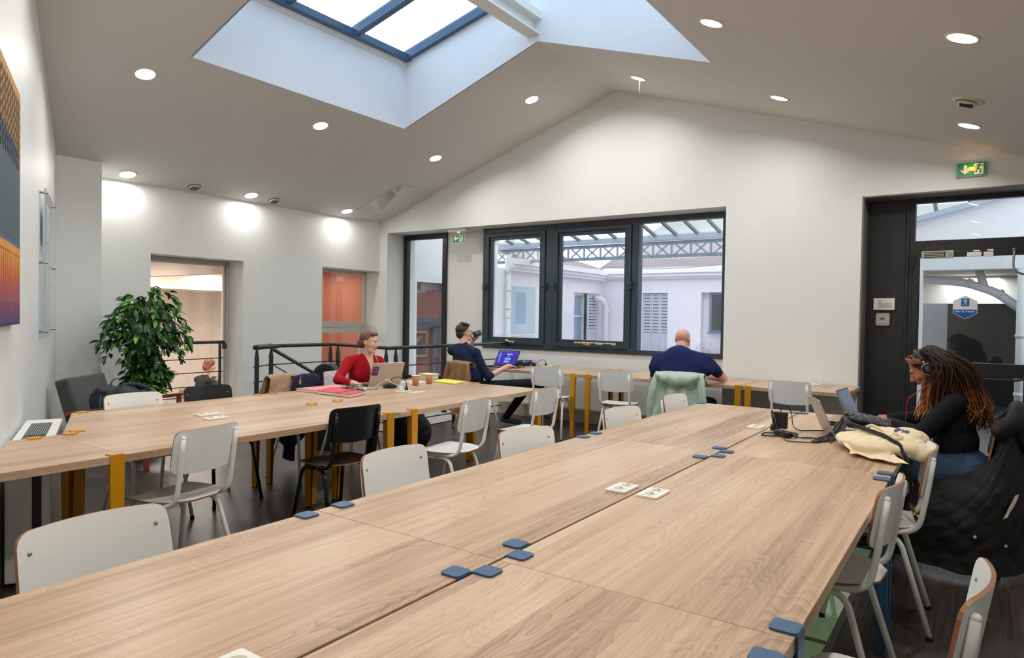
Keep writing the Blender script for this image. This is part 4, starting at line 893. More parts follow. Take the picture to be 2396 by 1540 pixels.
# ================================================================== SOCKETS
M_sock = mat('socket_ivory', (240,236,226), .25); M_sockd = mat('socket_recess', (206,198,176), .4)
def socket(label, x, y, z=.75, rz=0, group=None, n=2):
    t = thing('power_socket', label, 'socket', (x, y, z), rz, group); 
    MB().prism(rrect(-.042, .042, -.070, .070, .008), 0, .009).build('cover', M_sock, t, world=False, bevel=.0025)
    for cy in (-.032, .032):
        MB().box(-.026, .026, cy-.026, cy+.026, .009, .0105).build('insert', M_sock, t, world=False)
        m = MB().lathe([(.0005,.0108), (.0195,.0108), (.0195,.0112), (.0005,.0112)], 20, M=Matrix.Translation((0,cy,0))); w_ = m.build('well', M_sockd, t, world=False)
        MB().lathe([(.0005,.011), (.0024,.011), (.0024,.016), (.0005,.017)], 8, M=Matrix.Translation((.008,cy,0))).build('earth_pin', M_steel, w_, world=False)
    return t
gsk = None
socket('double ivory socket left of the joint, middle of the blue table row', -1.146, 2.42)
socket('double ivory socket right of the joint, middle of the blue table row', -1.017, 2.42)
socket('double ivory socket left of the joint, far end near the charger', -1.148, 4.34)
socket('double ivory socket under the black square charger', -1.017, 4.31)
socket('ivory socket cut off by the bottom edge of the picture', -1.148, .715)
socket('white double socket on the left table, rear one of the pair', -4.115, 2.45)
socket('white double socket on the left table, front one of the pair', -3.935, 2.40)
socket('white double socket with two plugs in front of the silver laptop', -4.125, 4.27, rz=.04)
socket('empty white double socket beside the one with two plugs', -3.985, 4.28, rz=.04)
socket('white socket on the wall counter behind the first empty chair', -4.80, 7.72)
socket('white socket at the back of the counter by the right-hand chair', -1.42, 7.68)

# ================================================================== AIR CONDITIONER / HEATER under slanted wall
d = Vector((.912, -.411, 0)); nrm = Vector((.411, .912, 0)); ac_o = Vector((-4.953, 1.732, 0))
Mac = Matrix(((d.x, nrm.x, 0, ac_o.x), (d.y, nrm.y, 0, ac_o.y), (0,0,1,0), (0,0,0,1)))
ac = thing('fan_convector', 'white floor-standing fan convector with black grille top below the painting', 'heater', (-4.5, 1.65, 0))
b = MB(); b.box(-.02, 1.02, 0, .195, .02, .712, M=Mac); b.build('cabinet', M_plw, ac, bevel=.012)
b = MB(); b.box(.17, .79, .045, .15, .7125, .716, M=Mac); b.build('grille_frame', mat('grille_grey', (64,68,68), .35), ac)
b = MB(); b.box(.19, .70, .052, .143, .7162, .7168, M=Mac); b.build('grille_well', mat('grille_dark', (14,15,15), .6), ac)
for i in range(9):
    y = .056+i*.0103; MB().box(.20, .66, y, y+.0035, .7168, .7205, M=Mac).build('grille_slat', mat('grille_slat', (150,164,158), .3), ac)
MB().box(.2, .85, .19, .1955, .05, .11, M=Mac).build('intake', mat('grille_dark2', (40,42,42), .6), ac)
MB().box(1.02, 1.024, .115, .155, .02, .69, M=Mac).build('dark_strip', M_black, ac)

# ================================================================== WALL ART AND ACRYLIC PANEL (slanted wall)
def wallM(s, off=0.0):   # local: x along wall (towards the left end/far), y up, z out of the wall ; s = world x
    y = wy(s); return Matrix(((-.912, 0, .411, s+.411*off), (.411, 0, .912, y+.912*off), (0, 1, 0, 0), (0,0,0,1)))
pt = thing('painting', 'tall colourful canvas with orange zigzags and red flames at the left edge', 'painting', (-3.8, wy(-4.1), 1.33))
Mp = wallM(-2.98); wd_, z0, z1 = 1.66, 1.335, 2.62
MB().box(0, wd_, z0, z1, .003, .04, M=Mp).build('canvas', mat('canvas_edge', (48,50,92), .8), pt)
def slab(pl_, nm, col, lay): return MB().prism(pl_, .0402+lay*.0006, .0406+lay*.0006, M=Mp).build(nm, mat('paint_'+nm, col, .75, noise_amt=.22, noise_scale=30), pt)
slab([(.01,z0+.01), (wd_-.005,z0+.01), (wd_-.005,z1-.005), (.01,z1-.005)], 'blue_ground', (74,92,140), 0)
slab([(.01,z0+.01), (wd_-.005,z0+.01), (wd_-.005,z0+.12), (.01,z0+.12)], 'indigo_base', (52,48,104), 1)
fl_ = MB()
for i in range(24):
    x = wd_-.005-i*.07; fl_.prism([(x, z0+.30), (x-.035, z0+.02), (x-.07, z0+.30)], .0410, .0414, M=Mp)
fl_.box(.02, wd_-.005, z0+.29, z0+.38, .0410, .0414, M=Mp); fl_.build('orange_red_flames', mat('paint_red', (206,74,40), .75, noise_amt=.15, noise_scale=30), pt)
sp_ = MB()
for i in range(24):
    x = wd_-.04-i*.07; sp_.prism([(x-.03, z0+.38), (x+.03, z0+.38), (x, z0+.20)][::-1], .0416, .042, M=Mp)
sp_.box(.02, wd_-.005, z0+.37, z0+.42, .0416, .042, M=Mp); sp_.build('ochre_points', mat('paint_ochre', (214,150,50), .75, noise_amt=.15, noise_scale=30), pt)
slab([(.3, z0+.45), (wd_-.01, z0+.45), (wd_-.02, z0+.62), (wd_-.10, z0+.80), (wd_-.3, z0+.92), (.3, z0+.9)], 'grey_green_mound', (66,88,92), 1)
slab([(.3, z1-.01), (wd_-.006, z1-.01), (wd_-.006, z0+.78), (wd_-.12, z0+.95), (.3, z0+1.0)], 'ochre_field', (208,142,44), 1.5)
zz = MB()
for k in range(9):
    for r in range(12):
        x = wd_-.03-k*.09; z = z1-.06-r*.055
        if z < z0+.85: continue
        zz.prism([(x, z), (x-.045, z-.05), (x-.045, z-.028), (x, z+.022)], .0425, .0429, M=Mp); zz.prism([(x-.045, z-.05), (x-.09, z), (x-.09, z+.022), (x-.045, z-.028)], .0425, .0429, M=Mp)
zz.build('dark_zigzags', mat('paint_dark', (52,62,70), .75), pt)
ap = thing('acrylic_panel', 'clear acrylic plan panel on steel stand-offs beside the painting', 'sign panel', (-6.95, wy(-6.95), 1.2))
Ma = wallM(-6.06); 
MB().box(0, .93, 1.20, 2.37, .035, .041, M=Ma).build('panel', glass('acrylic', (238,243,246), 1.0), ap)
MB().box(-.002, .003, 1.20, 2.37, .034, .042, M=Ma).build('polished_edge', mat('acrylic_edge', (176,186,190), .2), ap)
pr = MB()
for i in range(7): pr.box(.2+.05*i, .55+.04*i, 1.95-.085*i, 1.952-.085*i, .0415, .042, M=Ma)
pr.box(.1, .34, 1.95, 2.25, .0415, .042, M=Ma); pr.build('printed_plan', mat('pale_plan_print', (168,188,206), .5), ap)
for x in (.03, .90):
    for z in (1.24, 1.785, 2.335): MB().tube([Ma @ Vector((x, z, 0)), Ma @ Vector((x, z, .055))], .009, 10).build('standoff', M_steel, ap)

# ================================================================== LAPTOPS
def laptop(label, hx, hy, deg, W_=.325, D_=.225, tilt=18, body=(176,176,178), z=.751, scr=None, group=None, lidcol=None):
    """hinge centre at hx,hy ; deg = direction from the hinge towards the user"""
    t = thing('laptop', label, 'laptop', (hx, hy, z), math.radians(deg-90)); mb_ = mat('laptop_%d_%d' % body[:2], body, .35, .5)
    MB().prism(rrect(-W_/2, W_/2, 0, D_, .012), 0, .014).build('base', mb_, t, world=False, bevel=.002)
    kb = MB()
    for r in range(5):
        for c in range(13): kb.box(-W_*.43+c*W_*.066, -W_*.43+c*W_*.066+W_*.055, .03+r*.019, .045+r*.019, .014, .0155)
    kb.build('keyboard', M_plb, t, world=False); MB().box(-.05, .05, D_-.085, D_-.02, .0141, .0146).build('trackpad', mat('trackpad', tuple(max(0, c-14) for c in body), .3), t, world=False)
    Ml = Matrix.Translation((0, .003, .014)) @ Matrix.Rotation(math.radians(90+tilt), 4, 'X')
    Ml = Matrix.Translation((0, .003, .012)) @ Matrix.Rotation(math.radians(tilt), 4, 'X')   # lid: local x width, z up
    FL = Matrix(((1,0,0,0), (0,0,-1,0), (0,1,0,0), (0,0,0,1)))
    lid = MB().prism(rrect(-W_/2, W_/2, 0, D_, .010), 0, .006, M=Ml @ FL).build('lid', mb_, t, world=False, bevel=.0015)
    MB().box(-W_/2+.004, W_/2-.004, .0002, .0010, .006, D_-.005, M=Ml).build('bezel', M_plb, t, world=False)
    sc = MB().box(-W_/2+.010, W_/2-.010, .0010, .0016, .018, D_-.011, M=Ml); sc.build('screen', scr or mat('dark_screen', (38,46,66), .12, emit=(60,72,100), emit_s=.15), t, world=False)
    return t, Ml
def emb(t, Ml, kind='h', x0=0, z0=.115, mm=None):   # round emblem with slanted strokes on the lid back
    mm = mm or mat('emblem_grey', (214,212,210), .2, .8); m = MB()
    if kind == 'disc':
        m.lathe([(.015, 0), (.018, 0), (.018, .0006), (.015, .0006), (.015, 0)], 26, M=Ml @ Matrix.Translation((x0, -.0062, z0)) @ Matrix.Rotation(PI/2, 4, 'X'))
        for dx in (-.005, .004): m.add([Ml @ Vector((x0+dx+a, -.0068, z0+b)) for a, b in ((.003,.011), (-.0005,.011), (-.006,-.011), (-.0025,-.011))], [(0,1,2,3)]); 
    else:
        for dx in (-.011, -.004, .004, .011): m.add([Ml @ Vector((x0+dx+a, -.0064, z0+b)) for a, b in ((.004,.011), (.0015,.011), (-.006,-.011), (-.0035,-.011))], [(0,1,2,3)])
    return m.build('emblem', mm, t, world=False)
l1, M1 = laptop('silver laptop with a purple sticker in front of the woman in red', -4.59, 4.50, 163, .33, .225, 22, (198,190,176))
emb(l1, M1, 'bars', -.01, .10)
s_ = MB().box(-.155, -.095, -.0068, -.0061, .10, .19, M=M1); st_ = s_.build('purple_sticker', mat('purple_sticker', (94,32,110), .4), l1, world=False)
hk = MB().tube([M1 @ Vector((-.125-.018*math.cos(a), -.0075, .155+.020*math.sin(a))) for a in np.linspace(-2.6, 2.3, 16)]+[M1 @ Vector((-.118, -.0075, .118))], .0016, 5); hk.build('hook_mark', mat('lilac_print', (206,150,206), .5), l1, world=False)
M_scr = mat('violet_screen', (42,36,120), .2, emit=(56,46,150), emit_s=.75)
l2, M2 = laptop('black laptop with a glowing violet text screen on the wall counter', -5.19, 7.27, -90, .345, .235, 33, (44,42,44), scr=M_scr)
M_tx = mat('screen_text', (150,180,235), .4, emit=(130,165,235), emit_s=.9); tx = MB()
random.seed(11)
for (cx, cz, n_, w_) in ((.03, .185, 3, .10), (.02, .155, 2, .04), (.02, .12, 4, .10), (.015, .075, 4, .09)):
    for i in range(n_): tx.box(-cx-w_/2*random.uniform(.7,1), -cx+w_/2, .0018, .002, cz-i*.007-.004, cz-i*.007, M=M2)
for i in range(14): tx.box(.105, .105+random.uniform(.02,.04), .0018, .002, .19-i*.011-.003, .19-i*.011, M=M2)
for i in range(16): tx.box(-.15+i*.02, -.144+i*.02, .0018, .002, .212, .216, M=M2)
tx.build('screen_text', M_tx, l2, world=False)
l3, M3_ = laptop('grey laptop showing its lid back and round emblem, closer of the two at right', -.73, 4.335, 22, .33, .225, 23, (168,156,150)); emb(l3, M3_, 'disc', 0, .12)
l4, M4_ = laptop('open laptop with dark reflective screen before the woman with headphones', -.70, 5.11, -5, .30, .215, 24, (150,150,156), scr=mat('dim_blue_screen', (44,56,84), .08, emit=(50,64,98), emit_s=.2))

# ================================================================== CABLES, CHARGERS
def cable(label, pts, r=.0028, m=None, parent=None, nm='cable', n=7, cat='cable'):
    o = MB().tube(bez(pts, n), r, 6).build(nm, m or M_plb, parent)
    if parent is None: tag(o, label, cat)
    return o
zt_ = .7535
ch = thing('laptop_charger', 'black square wall charger plugged upright into the far socket', 'charger', (-1.0, 4.30, .76))
MB().box(-1.035, -.955, 4.29, 4.33, .765, .865).build('body', M_plb, ch, bevel=.006); MB().tube([(-1.03, 4.345, .763), (-1.03, 4.345, .77)], .018, 12).build('plug_face', M_plb, ch)
cable('', [(-.995, 4.31, .865), (-.99, 4.31, .895), (-.97, 4.34, .90), (-.945, 4.36, .86), (-.93, 4.34, .79), (-.90, 4.36, .757), (-.83, 4.42, .755), (-.775, 4.46, .755)], .0028, parent=ch)
pg = thing('power_plug', 'thick black plug and lead in front of the square charger', 'plug', (-1.03, 4.25, .76))
MB().lathe([(.0005,0),(.019,0),(.016,.02),(.011,.035),(.0005,.04)], 12, M=Matrix.Translation((-1.022, 4.245, .762))).build('plug', M_plb, pg)
cable('', [(-1.022, 4.245, .80), (-1.035, 4.26, .86), (-1.03, 4.25, .875), (-1.005, 4.22, .83), (-.985, 4.19, .76), (-1.0, 4.15, .757), (-1.04, 4.12, .757), (-1.03, 4.03, .757), (-.96, 4.05, .757)], .0045, parent=pg)
pk = thing('power_brick', 'black power brick tangled in leads beside the grey laptop', 'power adapter', (-.92, 4.1, .755))
MB().box(-.045, .055, -.022, .022, 0, .03, M=Matrix.Translation((-.93, 4.09, .753)) @ Matrix.Rotation(-.5, 4, 'Z')).build('body', M_plb, pk, bevel=.005)
random.seed(2)
for k in range(4):
    c = [(-.90+random.uniform(-.07,.05), 4.06+random.uniform(-.04,.05), .757+random.uniform(.0,.03)) for _ in range(7)]; cable('', c, .0032, parent=pk)
cable('', [(-.86, 4.06, .757), (-.80, 4.13, .756), (-.74, 4.11, .76), (-.72, 4.16, .757), (-.70, 4.19, .757)], .003, parent=pk)
cable('', [(-.90, 3.98, .757), (-.86, 3.93, .756), (-.80, 3.95, .756), (-.74, 3.98, .757), (-.72, 4.04, .757), (-.76, 4.11, .757), (-.83, 4.08, .757)], .003, parent=pk)
cb = thing('cable_coil', 'coiled black cable lying between the two laptops', 'cable', (-.76, 4.72, .755))
random.seed(4)
for k in range(5):
    rx, ry = random.uniform(.035,.055), random.uniform(.05,.075); MB().tube([(-.765+rx*math.cos(a)+.004*k, 4.74+ry*math.sin(a), .757+.003*k+.003*math.sin(3*a)) for a in np.linspace(0, 2*PI, 26)], .0026, 6).build('loop', M_plb, cb)
cable('', [(-.84, 4.78, .756), (-.86, 4.86, .756), (-.80, 4.90, .756), (-.72, 4.88, .756), (-.70, 4.80, .757)], .0026, parent=cb)
# woman in red: mouse, power brick, cables
ms = thing('mouse', 'small black mouse under the hand of the woman in red', 'mouse', (-4.66, 4.30, .752))
MB().ell((-4.66, 4.30, .764), (.030, .055, .017), n=8).build('shell', M_plb, ms)
pb2 = thing('power_brick', 'black power brick wrapped in its own cord by the silver laptop', 'power adapter', (-4.38, 4.38, .755))
Mb = Matrix.Translation((-4.40, 4.38, .752)) @ Matrix.Rotation(.9, 4, 'Z')
MB().box(-.06, .06, -.025, .025, 0, .034, M=Mb).build('body', mat('graphite_plastic', (46,52,60), .4), pb2, bevel=.005)
for k in range(7): MB().tube([Mb @ Vector((-.035+k*.011+.003*math.sin(a), .031*math.cos(a), .018+.024*math.sin(a))) for a in np.linspace(0, 2*PI, 17)], .0028, 6).build('cord_loop', M_plb, pb2)
pw = thing('power_plug', 'white usb charger plug standing in the left table socket', 'plug', (-4.12, 4.245, .76))
MB().box(-4.135, -4.110, 4.225, 4.25, .762, .800).build('body', M_plw, pw, bevel=.004)
cable('', [(-4.122, 4.238, .80), (-4.122, 4.238, .83), (-4.11, 4.25, .845), (-4.10, 4.26, .825), (-4.13, 4.24, .805), (-4.20, 4.22, .82), (-4.27, 4.22, .85), (-4.32, 4.20, .82), (-4.40, 4.15, .758), (-4.47, 4.20, .756), (-4.5, 4.12, .756)], .0024, M_plw, pw)
pb3 = thing('power_plug', 'black plug with arched lead beside the white usb charger', 'plug', (-4.12, 4.31, .76))
MB().lathe([(.0005,0),(.017,0),(.014,.016),(.009,.030),(.005,.045),(.0005,.046)], 12, M=Matrix.Translation((-4.118, 4.303, .762))).build('plug', M_plb, pb3)
cable('', [(-4.118, 4.303, .805), (-4.125, 4.29, .85), (-4.17, 4.25, .875), (-4.24, 4.24, .85), (-4.27, 4.30, .80), (-4.33, 4.35, .775)], .0038, parent=pb3)
random.seed(9)
wc = thing('white_cable', 'loose white cable looping in front of the silver laptop', 'cable', (-4.5, 4.2, .755))
for k in range(3): cable('', [(-4.48+random.uniform(-.12,.10), 4.16+random.uniform(-.09,.10), .757+random.uniform(0,.03 if j % 2 else .004)) for j in range(7)], .0024, M_plw, wc)
bc = thing('black_cable', 'tangle of thin black cable between mouse and red folder', 'cable', (-4.5, 4.05, .755))
for k in range(5): cable('', [(-4.50+random.uniform(-.12,.12), 4.04+random.uniform(-.16,.16), .757+random.uniform(0,.035 if j % 2 else .004)) for j in range(7)], .0022, M_plb, bc)
# counter: adapter, plug, mouse pad, papers
cp = thing('power_adapter', 'black adapter box and leads on the wall counter', 'power adapter', (-4.98, 7.62, .752))
MB().box(-5.03, -4.93, 7.60, 7.65, .752, .775).build('body', M_plb, cp, bevel=.004); MB().box(-5.0, -4.965, 7.597, 7.60, .755, .768).build('label', M_plw, cp)
cable('', [(-4.93, 7.62, .762), (-4.90, 7.64, .80), (-4.86, 7.68, .84), (-4.83, 7.71, .83), (-4.82, 7.72, .79)], .0035, parent=cp)
cable('', [(-5.0, 7.60, .76), (-4.97, 7.60, .82), (-4.93, 7.63, .825), (-4.92, 7.65, .78), (-5.05, 7.55, .756), (-5.1, 7.42, .756), (-5.0, 7.38, .756)], .0025, parent=cp)
MB().lathe([(.0005,0),(.018,0),(.014,.018),(.008,.035),(.0005,.036)], 12, M=Matrix.Translation((-4.82, 7.72, .762))).build('plug', M_plb, cp)
tag(MB().prism([(-5.08, 7.09), (-4.86, 7.12), (-4.88, 7.32), (-5.10, 7.29)], .751, .754).build('mouse_pad', mat('dark_grey_pad', (54,56,62), .8)), 'dark grey mouse pad under the young man\'s hand on the counter', 'mouse pad')
bb = thing('cloth_bundle', 'crumpled navy and blue cloth pouch behind the violet-screen laptop', 'pouch', (-5.05, 7.55, .752))
b = MB(); random.seed(8)
for k in range(6): b.ell((-5.14+.03*k, 7.50+.035*k, .785+.01*math.sin(k*2)), (.035, .075, .040-.003*k), n=7, R=Matrix.Rotation(.5+.2*math.sin(k), 3, 'Z'))
b.build('pouch', mat('navy_cloth', (26,36,64), .8, sheen=.4), bb)
for k in range(3): MB().tube([(-5.11+.04*k, 7.43+.04*k, .775), (-5.10+.04*k, 7.46+.04*k, .825), (-5.07+.04*k, 7.54+.04*k, .83)], .006, 6).build('blue_trim', mat('royal_blue', (36,76,160), .6), bb)
# ================================================================== PAPER GOODS
def folder(label, pts, z0, th, col, nm='folder', cat='folder', extra=None):
    cx = sum(p[0] for p in pts)/4; cy = sum(p[1] for p in pts)/4; t = thing(nm, label, cat, (cx, cy, z0))
    c = mat('card_%d_%d_%d' % col, col, .5)
    MB().prism(pts, z0, z0+.0018).build('back_cover', c, t); sh_ = [(cx+(p[0]-cx)*.97, cy+(p[1]-cy)*.97) for p in pts]
    MB().prism(sh_, z0+.002, z0+th-.002).build('papers', mat('paper_stack', (232,228,224), .8), t)
    o = MB().prism(pts, z0+th-.0018, z0+th).build('front_cover', c, t); return t
rf_ = folder('bright red elastic folder on the left table before the woman in red', [(-4.53, 3.66), (-4.12, 3.66), (-4.20, 3.90), (-4.66, 3.93)], .752, .026, (214,44,44))
MB().bar((-4.27, 3.655, .7795), (-4.33, 3.915, .7795), .005, .002).build('elastic_band', M_plb, rf_); MB().bar((-4.50, 3.657, .764), (-4.32, 3.657, .764), .002, .012).build('spine_label', M_plw, rf_)
folder('pale pink folder stuffed with white sheets, left of the red one', [(-4.80, 3.66), (-4.57, 3.68), (-4.63, 4.06), (-4.80, 4.08)], .752, .024, (232,140,140))
folder('yellow folder at the far end of the left table by the tan coat', [(-4.50, 5.06), (-4.16, 5.02), (-4.24, 5.28), (-4.56, 5.32)], .752, .010, (232,222,70))
pp_ = thing('paper_sheets', 'loose white sheets with a blue mark beside the paper cups', 'paper', (-4.58, 4.88, .752))
MB().prism([(-4.72, 4.80), (-4.50, 4.78), (-4.48, 4.98), (-4.70, 5.02)], .751, .755).build('sheet', M_plw, pp_); MB().prism([(-4.64, 4.84), (-4.58, 4.83), (-4.58, 4.86), (-4.64, 4.87)], .7552, .7562).build('blue_mark', mat('blue_ink', (50,80,190), .5), pp_)
cd = thing('brown_notebook', 'flat brown notebook lying left of the silver laptop', 'notebook', (-4.75, 4.5, .752)); MB().prism([(-4.83, 4.42), (-4.71, 4.40), (-4.70, 4.56), (-4.82, 4.58)], .751, .760).build('cover', mat('brown_card', (110,60,40), .6), cd)
pb_ = thing('paper_box', 'pale yellow and white paper box on the left table behind the cups', 'box', (-4.72, 5.22, .752))
MB().box(-4.79, -4.63, 5.19, 5.31, .752, .80).build('box', mat('pale_paper', (206,210,196), .7), pb_, bevel=.003); MB().box(-4.795, -4.625, 5.185, 5.315, .80, .812).build('lid', mat('pale_yellow', (226,222,160), .6), pb_)
def cup(label, x, y):
    t = thing('paper_cup', label, 'cup', (x, y, .75)); M = Matrix.Translation((x, y, .75))
    MB().lathe([(.0005,.004), (.027,.003), (.0275,0), (.028,.0), (.0385,.092), (.037,.092), (.027,.006), (.0005,.006)], 24, M=M).build('sleeve', mat('kraft_cup', (196,132,84), .6), t)
    MB().lathe([(.0375,.090), (.0405,.091), (.041,.0945), (.0395,.097), (.0375,.095)], 24, M=M).build('rim', mat('cup_white', (236,230,220), .4), t)
cup('kraft paper cup, nearer of the two beside the silver laptop', -4.40, 4.72); cup('kraft paper cup, farther of the two, touching the yellow folder', -4.41, 4.92)
tag(MB().ell((-.83, 3.62, .752), (.006, .009, .003), n=5).build('crumb', M_plw), 'tiny white scrap of paper on the right-hand oak tabletop', 'crumb')
# ================================================================== PEOPLE
def rcone(mb, a, b, ra, rb, n=14, sq=None):
    a = Vector(a); b = Vector(b); d = b-a; L = d.length
    if L < 1e-5: d = Vector((0,0,1)); L = 1e-5
    z = d.normalized(); x = z.orthogonal().normalized(); y = z.cross(x); prof = []
    for i in range(6): t = PI/2*i/5; prof.append((ra*math.sin(t), -ra*math.cos(t)))
    for i in range(1, 7): t = PI/2*(i/6); prof.append((rb*math.cos(t), L+rb*math.sin(t))) if i else None
    prof.insert(6, (rb, L)) if L > .02 else None
    M = Matrix(((x.x, y.x, z.x, a.x), (x.y, y.y, z.y, a.y), (x.z, y.z, z.z, a.z), (0,0,0,1)))
    if sq is not None:
        ax, k = Vector(sq[0]).normalized(), sq[1]; c = (a+b)/2
        S = Matrix.Translation(c) @ Matrix.Scale(k, 4, ax) @ Matrix.Translation(-c); M = S @ M
    prof[0] = (1e-4, prof[0][1]); prof[-1] = (1e-4, prof[-1][1]); mb.lathe(prof, n, M=M)
class Fig:
    def __init__(s): s.mb = MB(); s.p = []
    def cone(s, a, b, ra, rb, m, sq=None): rcone(s.mb, a, b, ra, rb, sq=sq); s.p.append(('c', Vector(a), Vector(b), ra, rb, m, sq))
    def ell(s, c, r, m, R=None): s.mb.ell(c, r, n=10, R=R); s.p.append(('e', Vector(c), Vector(r), R or Matrix.Identity(3), m))
    def _near(s, C, best, mi):
        for q in s.p:
            if q[0] == 'c':
                _, a, b, ra, rb, m, sq = q; X = C
                if sq is not None:
                    ax = np.array(Vector(sq[0]).normalized()); c = np.array((a+b)/2); t = (X-c) @ ax; X = X+np.outer(t*(1/sq[1]-1), ax)
                A = np.array(a); D = np.array(b)-A; L2 = max(D @ D, 1e-9); t = np.clip((X-A) @ D/L2, 0, 1); dist = np.linalg.norm(X-(A+np.outer(t, D)), axis=1)-(ra+(rb-ra)*t)
            else:
                _, c, r, R, m = q; X = (C-np.array(c)) @ np.array(R); k = np.linalg.norm(X/np.array(r), axis=1); dist = (k-1)*min(r)
            u = dist < best; best[u] = dist[u]; mi[u] = m
    def finish(s, name, mats, voxel=.006, smooth=3, parent=None, planes=None, relax=0):
        me = s.mb.mesh('tmp'); bm = bmesh.new(); bm.from_mesh(me); bmesh.ops.remove_doubles(bm, verts=bm.verts, dist=1e-5); bmesh.ops.recalc_face_normals(bm, faces=bm.faces); bm.to_mesh(me); bm.free()
        o = bpy.data.objects.new('tmp', me); COL.objects.link(o)
        md = o.modifiers.new('r', 'REMESH'); md.mode = 'VOXEL'; md.voxel_size = voxel
        dg = bpy.context.evaluated_depsgraph_get(); m2 = bpy.data.meshes.new_from_object(o.evaluated_get(dg)); bpy.data.objects.remove(o)
        n = len(m2.vertices); V = np.empty(n*3, np.float32); m2.vertices.foreach_get('co', V); V = V.reshape(-1, 3).astype(np.float64)
        E = np.empty(len(m2.edges)*2, np.int32); m2.edges.foreach_get('vertices', E); E = E.reshape(-1, 2)
        deg = np.bincount(E.ravel(), minlength=n).astype(float)[:, None]; deg[deg == 0] = 1
        for it in range(smooth):
            for lam in (.55, -.50) if it else (.55,):
                S = np.zeros_like(V)
                for k in range(3): S[:, k] = np.bincount(E[:, 0], V[E[:, 1], k], n)+np.bincount(E[:, 1], V[E[:, 0], k], n)
                V += lam*(S/deg-V)
        if relax:
            vb = np.full(n, 1e9); vm = np.zeros(n, np.int32)
            s._near(V, vb, vm); k = (vm == 0)[:, None]
            for it in range(relax):
                S = np.zeros_like(V)
                for c in range(3): S[:, c] = np.bincount(E[:, 0], V[E[:, 1], c], n)+np.bincount(E[:, 1], V[E[:, 0], c], n)
                V = np.where(k, V+.6*(S/deg-V), V)
        m2.vertices.foreach_set('co', V.astype(np.float32).ravel())
        # material per face from the nearest primitive
        F = len(m2.polygons); C = np.empty(F*3, np.float32); m2.polygons.foreach_get('center', C); C = C.reshape(-1, 3).astype(np.float64)
        best = np.full(F, 1e9); mi = np.zeros(F, np.int32)
        s._near(C, best, mi)
        if planes:
            for fn in planes: mi = fn(C, mi)
        for m in mats: m2.materials.append(m)
        m2.polygons.foreach_set('material_index', mi.astype(np.int32)); m2.polygons.foreach_set('use_smooth', np.ones(F, bool)); m2.update(); m2.name = name
        ob = bpy.data.objects.new(name, m2); COL.objects.link(ob)
        if parent is not None: ob.parent = parent; ob.matrix_local = wm(parent).inverted(); WM[ob.name] = Matrix.Identity(4)
        return ob
def hand(f, w, d, nrm, side, m, curl=.35, s=1.0, spread=.012):
    """w wrist, d direction of the fingers, nrm back-of-hand normal, side = towards the thumb"""
    w = Vector(w); d = Vector(d).normalized(); nrm = Vector(nrm).normalized(); side = Vector(side); side = (side-d*side.dot(d)).normalized()
    f.cone(w, w+d*.045*s, .024*s, .026*s, m); 
    for k in (-1.2, -.4, .4, 1.2): f.cone(w+d*.02*s+side*k*.014*s, w+d*.088*s+side*k*.019*s, .013*s, .0115*s, m)
    for i, (k, L) in enumerate(((1.5, .068), (.5, .078), (-.5, .072), (-1.5, .055))):
        p = w+d*.088*s+side*k*.0165*s; a = 0; dd = (d+side*k*spread*6).normalized()
        for j, q in enumerate((.45, .30, .25)):
            a += curl*(.5+.5*j); v = (dd*math.cos(a)-nrm*math.sin(a)); p2 = p+v*L*q*s; f.cone(p, p2, .0092*s-.0006*j, .0088*s-.0006*j, m); p = p2
    t0 = w+d*.022*s+side*.022*s; t1 = t0+(d*.6+side*.8-nrm*.3).normalized()*.040*s; t2 = t1+(d*.9+side*.25-nrm*.25).normalized()*.030*s
    f.cone(t0, t1, .0125*s, .0105*s, m); f.cone(t1, t2, .0105*s, .0085*s, m)
def headM(c, fwd, up=(0,0,1)):
    f = Vector(fwd).normalized(); u = Vector(up); r = f.cross(u).normalized(); u = r.cross(f)
    return Matrix(((r.x, f.x, u.x, c[0]), (r.y, f.y, u.y, c[1]), (r.z, f.z, u.z, c[2]), (0,0,0,1)))
def head(f, M, m, lip, s=1.0, jaw=1.0):
    R = M.to_3x3(); P = lambda x, y, z: M @ Vector((x*s, y*s, z*s))
    f.ell(P(0,-.018,.030), (.074*s,.094*s,.082*s), m, R); f.ell(P(0,.022,-.015), (.062*s,.070*s,.085*s), m, R)
    f.cone(P(-.022,.038,-.080), P(.022,.038,-.080), .034*s*jaw, .034*s*jaw, m); f.ell(P(0,.068,-.098), (.022*s,.018*s,.016*s), m, R)
    f.cone(P(-.030,.074,.028), P(.030,.074,.028), .013*s, .013*s, m)
    f.cone(P(0,.088,.014), P(0,.108,-.022), .0075*s, .0115*s, m); f.cone(P(-.010,.096,-.027), P(.010,.096,-.027), .008*s, .008*s, m)
    for x in (-1, 1):
        f.ell(P(x*.036,.062,-.022), (.024*s,.022*s,.022*s), m, R)
        f.ell(P(x*.076,-.008,-.004), (.007*s,.018*s,.030*s), m, R @ Matrix.Rotation(x*.25, 3, 'Z')); f.cone(P(x*.080,-.016,.018), P(x*.083,-.018,-.006), .0055*s, .005*s, m)
    f.ell(P(0,.088,-.053), (.021*s,.009*s,.0055*s), lip, R); f.ell(P(0,.086,-.062), (.018*s,.009*s,.0055*s), lip, R)
